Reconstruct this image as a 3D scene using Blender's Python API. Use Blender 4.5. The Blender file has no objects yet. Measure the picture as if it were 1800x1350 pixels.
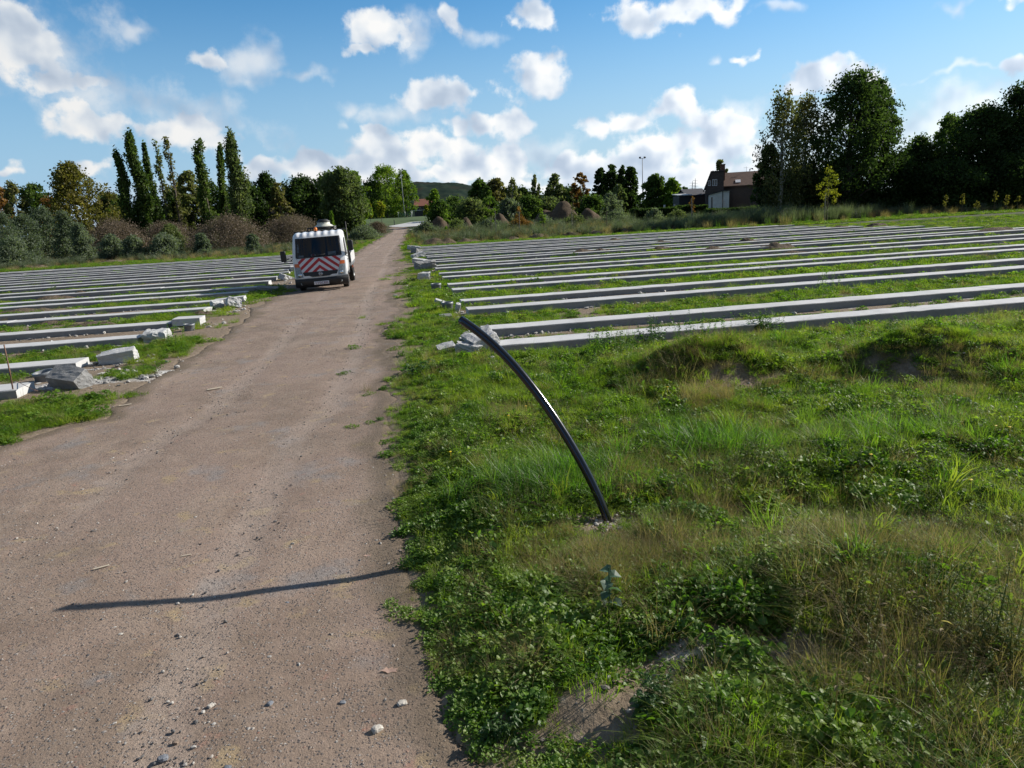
import bpy, bmesh, math, random
import numpy as np
from mathutils import Vector, Matrix, noise
R = math.radians
rnd = random.Random(7)
S = bpy.context.scene
COL = S.collection

# ------------------------------------------------------------------ camera
F, PITCH, ROLL, HC = 1248.0, R(13.345), R(3.123), 2.3
fw = np.array([0, math.cos(PITCH), -math.sin(PITCH)])
_up = np.array([0, math.sin(PITCH), math.cos(PITCH)]); _rt = np.array([1., 0, 0])
rt = math.cos(ROLL) * _rt - math.sin(ROLL) * _up
up = math.sin(ROLL) * _rt + math.cos(ROLL) * _up
CAM = np.array([0, 0, HC])
cd = bpy.data.cameras.new('camera'); cam = bpy.data.objects.new('camera', cd); COL.objects.link(cam)
cd.sensor_fit = 'HORIZONTAL'; cd.sensor_width = 36; cd.lens = 36 * F / 1800
cd.clip_start = .05; cd.clip_end = 12000
cam.matrix_world = Matrix([[rt[0], up[0], -fw[0], 0], [rt[1], up[1], -fw[1], 0], [rt[2], up[2], -fw[2], HC], [0, 0, 0, 1]])
S.camera = cam

def ray(x, y):
    d = fw + rt * (x - 900) / F - up * (y - 675) / F
    return d / np.linalg.norm(d)
def G(x, y, z=0.):                       # photo pixel -> point on the level z
    d = ray(x, y); t = (z - HC) / d[2]; return CAM + d * t
def at(x, D, z=0.):                      # column x of the photo at forward distance D -> (X, Y), z
    y = 675. - F * math.tan(PITCH) - (x - 900) * math.tan(ROLL)
    d = ray(x, y); t = D / d[1]; return np.array([d[0] * t, D, z])
def hz(x): return 675. - F * math.tan(PITCH) / math.cos(ROLL) - (x - 900) * math.tan(ROLL)
def top_z(x, y, D):
    d = ray(x, y); return HC + d[2] / d[1] * D

# ------------------------------------------------------------------ light
SUN_AZ, SUN_EL = R(65), R(28.3)
sdir = np.array([math.sin(SUN_AZ) * math.cos(SUN_EL), math.cos(SUN_AZ) * math.cos(SUN_EL), math.sin(SUN_EL)])
sl = bpy.data.lights.new('sun', 'SUN'); so = bpy.data.objects.new('sun', sl); COL.objects.link(so)
sl.energy = 5.0; sl.angle = R(.53); sl.color = (1, .93, .83)
so.rotation_euler = Vector(sdir).to_track_quat('Z', 'Y').to_euler(); so.location = (30, 14, 40)
S.view_settings.view_transform = 'Standard'; S.view_settings.look = 'None'
S.view_settings.exposure = 0.5; S.view_settings.gamma = 1
S.cycles.max_bounces = 4; S.cycles.diffuse_bounces = 2; S.cycles.glossy_bounces = 2
S.cycles.transmission_bounces = 4; S.cycles.transparent_max_bounces = 8
S.cycles.caustics_reflective = False; S.cycles.caustics_refractive = False

class NT:
    """little node-tree writer"""
    dim = '3D'
    def __init__(s, tree): s.t = tree; s.t.nodes.clear()
    def n(s, typ, ins=None, **kw):
        nd = s.t.nodes.new(typ)
        for k, v in kw.items(): setattr(nd, k, v)
        for k, v in (ins or {}).items(): s.set(nd, k, v)
        return nd
    def set(s, nd, k, v):
        sock = nd.inputs[k]
        if isinstance(v, bpy.types.NodeSocket): s.t.links.new(v, sock)
        elif isinstance(v, bpy.types.Node): s.t.links.new(v.outputs[0], sock)
        else: sock.default_value = v
    def m(s, op, a, b=0., c=None, clamp=False):
        i = {0: a, 1: b}
        if c is not None: i[2] = c
        return s.n('ShaderNodeMath', i, operation=op, use_clamp=clamp).outputs[0]
    def vm(s, op, a, b=(0, 0, 0), c=None):
        i = {0: a, 1: b}
        if c is not None: i[2] = c
        nd = s.n('ShaderNodeVectorMath', i, operation=op)
        return nd.outputs['Value'] if op in ('LENGTH', 'DOT_PRODUCT') else nd.outputs[0]
    def noise(s, vec, scale, detail=4., rough=.55, dist=0., out=0):
        nd = s.n('ShaderNodeTexNoise', {'Scale': scale, 'Detail': detail, 'Roughness': rough, 'Distortion': dist}, noise_dimensions=s.dim)
        if vec is not None: s.set(nd, 'Vector', vec)
        return nd.outputs[out]
    def mr(s, v, a, b, c=0., d=1., smooth=True):
        nd = s.n('ShaderNodeMapRange', {0: v, 1: a, 2: b, 3: c, 4: d})
        nd.interpolation_type = 'SMOOTHSTEP' if smooth else 'LINEAR'
        return nd.outputs[0]
    def ramp(s, fac, stops, interp='LINEAR'):
        nd = s.n('ShaderNodeValToRGB', {0: fac}); cr = nd.color_ramp; cr.interpolation = interp
        while len(cr.elements) < len(stops): cr.elements.new(.5)
        for e, (p, c) in zip(cr.elements, stops): e.position = p; e.color = (*c, 1)
        return nd.outputs[0]
    def mix(s, fac, a, b, blend='MIX'):
        nd = s.n('ShaderNodeMix', data_type='RGBA', blend_type=blend)
        for k, v in ((0, fac), (6, a), (7, b)):
            if isinstance(v, tuple) and len(v) == 3: v = (*v, 1)
            s.set(nd, k, v)
        return nd.outputs[2]

# ------------------------------------------------------------------ sky
W = bpy.data.worlds.new('World'); S.world = W; W.use_nodes = True
n = NT(W.node_tree)
W.cycles.sampling_method = 'NONE'; n.dim = '2D'
sky = n.n('ShaderNodeTexSky', sky_type='NISHITA', sun_disc=False)
sky.sun_elevation = SUN_EL; sky.sun_rotation = SUN_AZ; sky.altitude = 100
sky.air_density = 1.0; sky.dust_density = .25; sky.ozone_density = 1.6
geo = n.n('ShaderNodeTexCoord').outputs['Generated']
sep = n.n('ShaderNodeSeparateXYZ', {0: geo})
az = n.m('ARCTAN2', sep.outputs[0], sep.outputs[1]); el = n.m('ARCSINE', sep.outputs[2])
P = n.n('ShaderNodeCombineXYZ', {0: az, 1: el, 2: 0.}).outputs[0]
w1 = n.vm('SUBTRACT', n.noise(P, 12., 3., .6, out=1), (.5, .5, .5))   # warps the outlines of the clouds
Pw = n.vm('MULTIPLY_ADD', w1, (.085, .06, 0), P)
def azel(x, y):
    d = ray(x, y); return math.atan2(d[0], d[1]), math.asin(d[2])
def cloud_field(lst):
    acc = None
    for (x, y, rx, ry, *k) in lst:
        a, e = azel(x, y); a1, _ = azel(x + rx, y); _, e1 = azel(x, y - ry)
        ra, re = abs(a1 - a), abs(e1 - e)
        L = n.vm('LENGTH', n.vm('MULTIPLY_ADD', Pw, (1 / ra, 1 / re, 0), (-a / ra, -e / re, 0)))
        if k: L = n.m('ADD', L, k[0])
        acc = L if acc is None else n.m('SMOOTH_MIN', acc, L, .25)
    return acc
solid = [(20, 55, 95, 60), (70, 130, 100, 40, .15), (165, 145, 50, 24, .3), (190, 222, 105, 34, .05), (290, 228, 90, 30), (385, 255, 70, 24, .25),
         (120, 190, 70, 22, .3), (130, 300, 70, 14, .1), (20, 300, 40, 12, .2), (370, 103, 27, 26), (655, 60, 52, 36), (625, 95, 24, 12, .2), (800, 45, 29, 20), (930, 18, 34, 32), (950, 127, 52, 30),
         (785, 160, 92, 30), (1110, 32, 74, 34), (1210, 20, 86, 22), (1300, 6, 36, 12, .2), (1305, 96, 24, 13, .2), (860, 220, 54, 21),
         (665, 255, 62, 28), (745, 268, 110, 34), (560, 290, 90, 20), (480, 290, 36, 14), (650, 296, 220, 22), (870, 288, 62, 26), (790, 225, 34, 20, .2),
         (1040, 240, 44, 24), (1120, 230, 60, 30), (1205, 185, 46, 30), (1265, 222, 90, 44), (1180, 264, 150, 40), (1050, 292, 150, 28),
         (1250, 306, 150, 28), (1480, 138, 80, 28), (1562, 150, 44, 24), (1425, 155, 38, 22), (1790, 112, 46, 20), (1780, 5, 42, 11), (770, 312, 260, 20), (1090, 318, 280, 24)]
wisp = [(60, 90, 140, 90), (170, 170, 110, 60), (445, 112, 56, 40), (530, 132, 40, 11), (440, 148, 34, 18), (715, 68, 48, 30), (845, 58, 34, 16), (620, 190, 44, 20),
        (600, 215, 22, 14), (690, 205, 66, 24), (1255, 100, 13, 9), (1660, 12, 24, 12), (1700, 122, 110, 8), (1380, 8, 34, 10),
        (1650, 225, 230, 74), (1500, 230, 190, 54), (900, 338, 1100, 52), (330, 215, 140, 34), (260, 70, 30, 14), (1310, 185, 50, 24), (960, 262, 70, 22)]
fs = cloud_field(solid); fwp = cloud_field(wisp)
na = n.noise(P, 17., 8., .60)
nlo = n.noise(P, 19., 2.5, .5); nls = n.noise(n.vm('ADD', P, (.010, .022, 0)), 19., 2.5, .5)
dn_ = n.m('SUBTRACT', na, .5)
fs2 = n.m('MULTIPLY_ADD', dn_, 2.7, fs)
ms = n.mr(fs2, 1.20, .52)
fw2 = n.m('MULTIPLY_ADD', dn_, 3.4, fwp)
mw = n.m('MULTIPLY', n.mr(fw2, 1.5, -.2), .66)
mask = n.m('MAXIMUM', ms, mw)
# sunlit and shaded sides of the cumulus: compare the density with that a little nearer to the sun
rel = n.m('MULTIPLY_ADD', n.m('SUBTRACT', nlo, nls), 2.0, n.m('MULTIPLY', dn_, .55))
core = n.mr(fs2, .95, .0)                                         # thick middles are greyer
lit = n.m('ADD', n.m('MULTIPLY_ADD', core, -.06, .66), rel, clamp=True)
ccol = n.ramp(lit, [(0., (.50, .60, .74)), (.35, (.64, .73, .85)), (.7, (.88, .93, .98)), (1., (1.04, 1.04, 1.03))])
sunward = n.mr(az, -.7, .8)
cstr = n.m('MULTIPLY_ADD', sunward, .22, .59)
hs = n.mix(1., sky.outputs[0], (.90, 1.08, 1.18), 'MULTIPLY')
hs = n.n('ShaderNodeHueSaturation', {'Hue': .5, 'Saturation': 1.22, 'Value': 1.0, 'Color': hs}).outputs[0]
hcol = n.mix(sunward, (3.0, 4.7, 6.7), (4.9, 6.2, 7.4))
hs = n.mix(n.mr(sep.outputs[2], -.02, .30, .94, 0.), hs, hcol)
bg1 = n.n('ShaderNodeBackground', {'Color': hs, 'Strength': .081})
bg2 = n.n('ShaderNodeBackground', {'Color': ccol, 'Strength': cstr})
mx = n.n('ShaderNodeMixShader', {0: mask, 1: bg1.outputs[0], 2: bg2.outputs[0]})
# unseen grey cloud added overhead and behind the camera to whiten ambient light
over = n.m('MAXIMUM', n.mr(sep.outputs[2], .48, .75), n.mr(sep.outputs[1], .15, -.25))
over = n.m('MULTIPLY', over, n.mr(na, .36, .56))
bg3 = n.n('ShaderNodeBackground', {'Color': (.36, .35, .34, 1), 'Strength': .42})
mx = n.n('ShaderNodeMixShader', {0: n.m('MULTIPLY', over, .85), 1: mx.outputs[0], 2: bg3.outputs[0]})
n.n('ShaderNodeOutputWorld', {0: mx.outputs[0]})

# ------------------------------------------------------------------ noise in numpy
def _h(ix, iy, s):
    v = (ix.astype(np.int64) * 374761393 + iy.astype(np.int64) * 668265263 + s * 2147483647) & 0xffffffff
    v = ((v ^ (v >> 13)) * 1274126177) & 0xffffffff
    return ((v ^ (v >> 16)) & 0xffff) / 65535.
def vnoise(x, y, s=0):
    x = np.asarray(x, float); y = np.asarray(y, float)
    ix = np.floor(x); iy = np.floor(y); fx = x - ix; fy = y - iy
    fx = fx * fx * (3 - 2 * fx); fy = fy * fy * (3 - 2 * fy)
    a = _h(ix, iy, s); b = _h(ix + 1, iy, s); c = _h(ix, iy + 1, s); d = _h(ix + 1, iy + 1, s)
    return (a * (1 - fx) + b * fx) * (1 - fy) + (c * (1 - fx) + d * fx) * fy
def fbm(x, y, s=0, o=4):
    r = 0; a = .5
    for i in range(o): r = r + a * vnoise(np.asarray(x) * 2 ** i, np.asarray(y) * 2 ** i, s + i); a *= .5
    return r / (1 - .5 ** o) - .5
def ss(x, a, b):
    t = np.clip((np.asarray(x, float) - a) / (b - a), 0, 1); return t * t * (3 - 2 * t)

# ------------------------------------------------------------------ layout of the place
TH = R(9.334)                                                     # direction of the beam rows
def uv2xy(u, v): return np.array([math.cos(TH) * u - math.sin(TH) * v, math.sin(TH) * u + math.cos(TH) * v])
def xy2uv(x, y): return math.cos(TH) * x + math.sin(TH) * y, -math.sin(TH) * x + math.cos(TH) * y
EL = np.array([(-4.6, -5), (-5.6, 4), (-6.08, 8.07), (-5.86, 8.37), (-5.56, 8.93), (-5.77, 10.5), (-5.75, 12.1), (-6.3, 15.2), (-7.0, 19.), (-7.75, 22.6), (-8.3, 27.1), (-9.1, 36),
               (-11.4, 53.5), (-16.0, 90.4), (-25.6, 168), (-36, 236), (-40, 260)])
ER = np.array([(0.25, -5), (.16, 1.5), (-.10, 2.59), (-.38, 2.89), (-.52, 3.44), (-.74, 4.31), (-.97, 5.41), (-1.25, 6.86), (-1.53, 9.23), (-2.1, 12.65), (-2.75, 17.3), (-4.0, 26.8),
               (-7.5, 49.4), (-13.2, 97.4), (-22.6, 168), (-31.5, 236), (-36, 260)])
def xl(y): return np.interp(y, EL[:, 1], EL[:, 0])
def xr(y): return np.interp(y, ER[:, 1], ER[:, 0])
def d_track(x, y):                                                # > 0 inside the track, metres from its edge
    w = .50 * fbm(x * 1.1, y * 1.1, 11, 5) * np.clip(np.asarray(y) / 8, .7, 2.2) + .5 * fbm(x * .35, y * .35, 12, 3) * ss(y, 4, 9)
    return np.where(y < 199, np.minimum(x - xl(y), xr(y) - x) + w * np.where(np.asarray(y) < 10, 1.15, .9), -1.)
HUMPS = [(2.6, 9.1, .8, .5, .44), (1.6, 9.6, .5, .4, .16), (5.2, 8.95, .9, .5, .46), (6.6, 8.4, .9, .8, .28), (1.9, 3.5, .75, .5, .22), (3.2, 5.6, .8, .5, .12),
         (1.3, 6.9, .5, .4, .06), (4.2, 6.2, .7, .5, .12), (.7, 3.6, .4, .35, .06), (7.5, 10.5, 1.4, .8, .15), (3.2, 7.3, .8, .35, .09)]
def hgt(x, y):
    x = np.asarray(x, float); y = np.asarray(y, float)
    dr = x - xr(y); dl = xl(y) - x
    near = 1 - ss(y, 10, 14)
    z = .10 * ss(dr, -.05, 1.0) * near + .03 * ss(dl, 0, 1.)
    z = z + ((.10 * fbm(x * .9, y * .9, 3, 4) + .15 * fbm(x * 1.9, y * 1.9, 8, 3) + .06 * fbm(x * 5, y * 5, 9, 2)) * ss(dr, 0, .8) * near) + .04 * fbm(x * .5, y * .5, 4, 3) * (1 - near)
    for (a, b, sx, sy, h) in HUMPS:
        z = z + h * np.exp(-((x - a) / sx) ** 2 - ((y - b) / sy) ** 2) * ss(dr, 0, .5)
    ins = ss(np.minimum(-dr, -dl), -.1, .5)
    z = z + ins * (.012 * fbm(x * .8, y * .25, 5, 3) - .015)
    ul, vl = xy2uv(x, y)
    lt = ss(dl, -1.3, .3) * ss(y, 24, 26) * (1 - ss(y, 31, 34)); z = z - .07 * lt
    z = z + 3.6 * ss(y, 165, 262) * (1 - ss(y, 340, 520))
    z = z + ss(vl, 62, 66) * .25 * np.clip(fbm(x * .12, y * .12, 9, 3) + .1, 0, 1) * (1 - ss(y, 200, 300))
    return z

# fields of concrete beams
RV = [11.7 + 5.2 * k + g for k in range(10) for g in (0, 1.95)]
LV = [11.45 + 5.08 * k + g for k in range(10) for g in (0, 2.1)]
LV[2] = 16.35
BW = .58
def r_end(v): return 1.72 + .0213 * (v - 11.7)
LU = [-5.62, -5.6, -5.42, -5.42, -5.24, -5.21, -5.05, -5.07, -4.95, -5.0, -4.83, -5.1, -5.15, -5.4, -5.6, -5.8, -6.0, -6.2, -6.4, -6.6]
BARE = [(2.75, 8.5, .75, .3), (4.75, 8.35, .8, .45), (.35, 2.75, .95, .36), (.85, 3.15, .5, .25), (.62, 4.74, .10, .12), (1.45, 4.9, .55, .25), (6.9, 7.8, .7, .4), (.55, 4.75, .45, .2), (.2, 10.7, 1.2, .5), (1.2, 3.1, .5, .2), (2.6, 4.4, .6, .25)]
def green(x, y):
    """how much grows at a place: 0 bare .. 1 closed cover"""
    x = np.asarray(x, float); y = np.asarray(y, float)
    u, v = xy2uv(x, y); dt = d_track(x, y)
    nz = fbm(x * .55, y * .55, 21, 4)
    g = np.ones_like(x) * .9
    # in the fields
    fld = (v > 11.2) & (v < 61.5)
    for V, side in ((RV, 1), (LV, -1)):
        V = np.array(V); on = fld & (((u > r_end(v) - .2) & (u < 35.8)) if side > 0 else (u < -4.9))
        k = np.clip(np.searchsorted(V, v) - 1, 0, len(V) - 1)
        within = (k % 2 == 0)
        off = v - V[k]; nxt = V[np.clip(k + 1, 0, len(V) - 1)] - v
        edge = np.minimum(np.maximum(off - BW, 0), np.where(nxt < 0, 9, nxt))
        gg = np.where(within, .12, .62 if side > 0 else .36) + nz * 1.5
        gg = gg * ss(edge, .02, .3) * np.where((off < BW) & (off >= 0), 0, 1)
        g = np.where(on, gg, g)
    # strip between track and row ends
    st = fld & (dt < 0) & (u > -4.9) & (u < r_end(v) - .2)
    g = np.where(st & (x > xr(y)), .34 + nz * 1.9 + .3 * ss(y, 22, 50), g)
    g = np.where(st & (x < xl(y)), .33 + nz * 2.2, g)
    nr = (v <= 11.2)
    g = np.where(nr, .95 + .5 * fbm(x * 1.6, y * 1.6, 23, 3), g)
    g = np.where(nr & (x < xl(y)), .62 + nz * 2., g)
    for (a, b, sx, sy) in BARE: g = g - (.95 + .9 * fbm(x * 3.1, y * 3.1, 29, 3)) * np.exp(-((x - a) / sx) ** 2 - ((y - b) / sy) ** 2)
    dt = np.where((x < xl(y)) & (y < 20), dt + .45 * fbm(x * 1.6, y * 1.6, 26, 4) + .12, dt)
    edge_soft = ss(-dt, -.05, .22 + .02 * np.clip(y, 0, 40)) + .10 * (fbm(x * 1.7, y * 1.7, 25, 3) > .17) * ss(dt, 1.1, .2) * (y > 3)
    g = g * edge_soft
    return np.clip(g, 0, 1)
def gravelly(x, y):
    """pale crushed concrete lying about at the row ends"""
    x = np.asarray(x, float); y = np.asarray(y, float); u, v = xy2uv(x, y)
    g = 0
    for (a, b, s1, s2, k) in [(-4.9, 12.3, 1.1, .26, 1.4), (-3.9, 12.75, 1.1, .24, 1.4), (-5.0, 14.0, .8, .25, .8), (-4.75, 18.9, .7, .5, .6), (-4.6, 21.8, .6, .6, .5), (1.3, 14.0, .6, .5, .5),
                              (1.1, 25.5, .7, 1.8, .7), (-4.5, 30, .5, 3, .6), (-4.5, 36, .5, 4, .5), (1.3, 19, .5, .8, .4)]:
        g = g + k * np.exp(-((u - a) / s1) ** 2 - ((v - b) / s2) ** 2)
    for (a, b, sx, sy) in BARE: g = g + .30 * np.exp(-((x - a) / sx) ** 2 - ((y - b) / sy) ** 2)
    for V, side in ((RV, 1), (LV, -1)):
        V = np.array(V); k = np.clip(np.searchsorted(V, v) - 1, 0, len(V) - 1)
        on = (v > 11) & (v < 61.5) & ((u > r_end(v) - .3) if side > 0 else (u < -5))
        nxt = np.where(np.clip(k + 1, 0, len(V) - 1) == k, 9, V[np.clip(k + 1, 0, len(V) - 1)] - v)
        ed = np.minimum(np.abs(v - V[k] - BW), np.abs(nxt))
        g = g + np.where(on, .75 * (1 - ss(ed, 0, .3)), 0)
    return np.clip(g * (.8 + 1.2 * fbm(x * 2.2, y * 2.2, 31, 3)), 0, 1)

# ------------------------------------------------------------------ mesh helpers
def mk(name, V, polys, mats=None, smooth=False, parent=None, loc=None, mi=None, attrs=None, link=True):
    """V (n,3); polys = array (m,k) or list of such arrays"""
    if isinstance(polys, np.ndarray): polys = [polys]
    polys = [np.asarray(p, np.int32) for p in polys if len(p)]
    me = bpy.data.meshes.new(name)
    me.vertices.add(len(V)); me.vertices.foreach_set('co', np.asarray(V, np.float32).ravel())
    tot = sum(len(p) for p in polys); nl = sum(p.size for p in polys)
    me.loops.add(nl); me.polygons.add(tot)
    me.loops.foreach_set('vertex_index', np.concatenate([p.ravel() for p in polys]))
    cnt = np.concatenate([np.full(len(p), p.shape[1], np.int32) for p in polys])
    st = np.concatenate([[0], np.cumsum(cnt)[:-1]]).astype(np.int32)
    me.polygons.foreach_set('loop_start', st)
    me.polygons.foreach_set('use_smooth', np.full(tot, bool(smooth)))
    for m in (mats if isinstance(mats, (list, tuple)) else [mats] if mats else []): me.materials.append(m)
    if mi is not None: me.polygons.foreach_set('material_index', np.asarray(mi, np.int32))
    for k, a in (attrs or {}).items():
        at_ = me.attributes.new(k, 'FLOAT' if a.dtype.kind == 'f' else 'INT', 'POINT'); at_.data.foreach_set('value', a)
    me.update(calc_edges=True); me.validate()
    o = bpy.data.objects.new(name, me)
    if link: COL.objects.link(o)
    if parent: o.parent = parent
    if loc is not None: o.location = loc
    return o
def bmk(name, bm, mat, parent=None, smooth=False, loc=None):
    me = bpy.data.meshes.new(name); bm.to_mesh(me); bm.free()
    for m in (mat if isinstance(mat, (list, tuple)) else [mat]): me.materials.append(m)
    if smooth: me.polygons.foreach_set('use_smooth', np.ones(len(me.polygons), bool))
    o = bpy.data.objects.new(name, me); COL.objects.link(o)
    if parent: o.parent = parent
    if loc is not None: o.location = loc
    return o
def box(bm, x0, x1, y0, y1, z0, z1, bev=0., seg=2, mat=None):
    r = bmesh.ops.create_cube(bm, size=1, matrix=Matrix.Translation(((x0 + x1) / 2, (y0 + y1) / 2, (z0 + z1) / 2)) @ Matrix.Diagonal((x1 - x0, y1 - y0, z1 - z0, 1)))
    vs = r['verts']
    if bev:
        es = list({e for v in vs for e in v.link_edges}); bmesh.ops.bevel(bm, geom=es, offset=bev, segments=seg, affect='EDGES', profile=.6)
    return vs
def tube(pts, rad, nseg=8, cap=True):
    pts = np.asarray(pts, float); m = len(pts); rad = np.broadcast_to(np.asarray(rad, float), (m,))
    t = np.gradient(pts, axis=0); t /= np.linalg.norm(t, axis=1)[:, None] + 1e-9
    ref = np.array([0, 0, 1.]) if abs(t[0, 2]) < .9 else np.array([1., 0, 0])
    V = []
    nrm = np.cross(t[0], ref); nrm /= np.linalg.norm(nrm)
    for i in range(m):
        nrm = nrm - t[i] * (nrm @ t[i]); nrm /= np.linalg.norm(nrm) + 1e-9; b = np.cross(t[i], nrm)
        a = np.linspace(0, 2 * np.pi, nseg, endpoint=False)
        V.append(pts[i] + rad[i] * (np.cos(a)[:, None] * nrm + np.sin(a)[:, None] * b))
    V = np.concatenate(V); i, j = np.meshgrid(np.arange(m - 1), np.arange(nseg), indexing='ij'); j2 = (j + 1) % nseg
    Fq = np.stack([i * nseg + j, i * nseg + j2, (i + 1) * nseg + j2, (i + 1) * nseg + j], -1).reshape(-1, 4)
    polys = [Fq]
    if cap: polys += [np.arange(nseg)[None, ::-1], ((m - 1) * nseg + np.arange(nseg))[None, :]]
    return V, polys
def merge(parts):
    Vs, by = [], {}; o = 0
    for V, ps in parts:
        Vs.append(V)
        for p in ([ps] if isinstance(ps, np.ndarray) else ps): by.setdefault(p.shape[1], []).append(np.asarray(p) + o)
        o += len(V)
    return np.concatenate(Vs), [np.concatenate(v) for v in by.values()]
def tag(o, label=None, cat=None, group=None, kind='thing'):
    if label: o['label'] = label
    if cat: o['category'] = cat
    if group: o['group'] = group
    if kind: o['kind'] = kind
    return o
def empty(name, loc, rz=0.):
    o = bpy.data.objects.new(name, None); COL.objects.link(o); o.location = loc; o.rotation_euler = (0, 0, rz); o.empty_display_size = .2; return o

# ------------------------------------------------------------------ materials
def mat(name, fn):
    m = bpy.data.materials.new(name); m.use_nodes = True; t = NT(m.node_tree)
    sh = fn(t)
    out = t.n('ShaderNodeOutputMaterial'); t.set(out, 0, sh if isinstance(sh, bpy.types.NodeSocket) else sh.outputs[0]); return m
def simple(name, col, rough=.6, metal=0., var=.12, scale=8., spec=.5, bump=0., coat=0.):
    def fn(t):
        co = t.n('ShaderNodeTexCoord').outputs['Object']
        f = t.noise(co, scale, 5., .6)
        c = t.mix(t.mr(f, .3, .7), tuple(x * (1 - var) for x in col), tuple(min(1, x * (1 + var)) for x in col))
        p = t.n('ShaderNodeBsdfPrincipled', {'Base Color': c, 'Roughness': t.mr(f, .2, .8, rough * .85, min(1, rough * 1.15)), 'Metallic': metal, 'Specular IOR Level': spec, 'Coat Weight': coat})
        if bump: t.set(p, 'Normal', t.n('ShaderNodeBump', {'Strength': bump, 'Distance': .02, 'Height': t.noise(co, scale * 4, 4.)}))
        return p
    return mat(name, fn)
def leafy(name, cols, trans=.36, gloss=.05, patch=.5, pscale=.6, stuff=False, tcol=None):
    """thin leaves: colour differs leaf by leaf and plant by plant; light comes through"""
    def fn(t):
        g = t.n('ShaderNodeNewGeometry'); oi = t.n('ShaderNodeObjectInfo')
        co = t.n('ShaderNodeTexCoord').outputs['Object'] if not stuff else g.outputs['Position']
        nz = t.noise(co, pscale, 1.)
        f = t.m('ADD', t.m('MULTIPLY', g.outputs['Random Per Island'], .5), t.m('MULTIPLY', t.mr(nz, .3, .7), patch))
        f = t.m('ADD', f, t.m('MULTIPLY', t.m('SUBTRACT', oi.outputs['Random'], .5), .3))
        k = len(cols) - 1
        c = t.ramp(f, [(i / k * .95, cc) for i, cc in enumerate(cols)])
        d = t.n('ShaderNodeBsdfDiffuse', {'Color': c})
        tc = t.mix(1., c, tcol or (1.0, 1.1, .55), 'MULTIPLY')
        tc = t.vm('SCALE', tc); t.set(t.t.nodes[-1], 3, 2.0)
        tr = t.n('ShaderNodeBsdfTranslucent', {'Color': tc})
        a = t.n('ShaderNodeMixShader', {0: trans, 1: d.outputs[0], 2: tr.outputs[0]})
        gl = t.n('ShaderNodeBsdfGlossy', {'Color': (1, 1, 1, 1), 'Roughness': .5})
        return t.n('ShaderNodeMixShader', {0: gloss * .4, 1: a.outputs[0], 2: gl.outputs[0]})
    return mat(name, fn)
def m_ground(t):
    co = t.n('ShaderNodeNewGeometry').outputs['Position']
    gr = t.n('ShaderNodeAttribute', attribute_name='green').outputs['Fac']; gv = t.n('ShaderNodeAttribute', attribute_name='gravel').outputs['Fac']
    f1 = t.noise(co, 1.2, 6., .6); f2 = t.noise(co, 14., 6., .7); f3 = t.noise(co, 60., 3., .6)
    soil = t.ramp(f2, [(.25, (.10, .076, .052)), (.5, (.205, .160, .115)), (.75, (.30, .245, .185))])
    soil = t.mix(t.mr(f1, .35, .65), soil, t.ramp(f2, [(.3, (.15, .115, .085)), (.7, (.27, .215, .16))]))
    veg = t.ramp(f2, [(.2, (.022, .030, .012)), (.5, (.042, .058, .018)), (.8, (.085, .080, .035))])
    vr = t.n('ShaderNodeTexVoronoi', {'Vector': co, 'Scale': 26.}); 
    peb = t.ramp(t.n('ShaderNodeSeparateColor', {0: vr.outputs['Color']}).outputs[0], [(0, (.26, .25, .24)), (.6, (.44, .43, .41)), (1, (.62, .61, .59))])
    c = t.mix(t.mr(t.m('ADD', gr, t.m('MULTIPLY', t.m('SUBTRACT', f2, .5), .6)), .25, .6), soil, veg)
    c = t.mix(t.mr(t.m('ADD', gv, t.m('MULTIPLY', t.m('SUBTRACT', f2, .5), .9)), .3, .75), c, peb)
    p = t.n('ShaderNodeBsdfPrincipled', {'Base Color': c, 'Roughness': .95, 'Specular IOR Level': .15})
    b = t.n('ShaderNodeBump', {'Strength': .7, 'Distance': .03, 'Height': t.m('ADD', f2, t.m('MULTIPLY', f3, .4))}); t.set(p, 'Normal', b); return p
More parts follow.
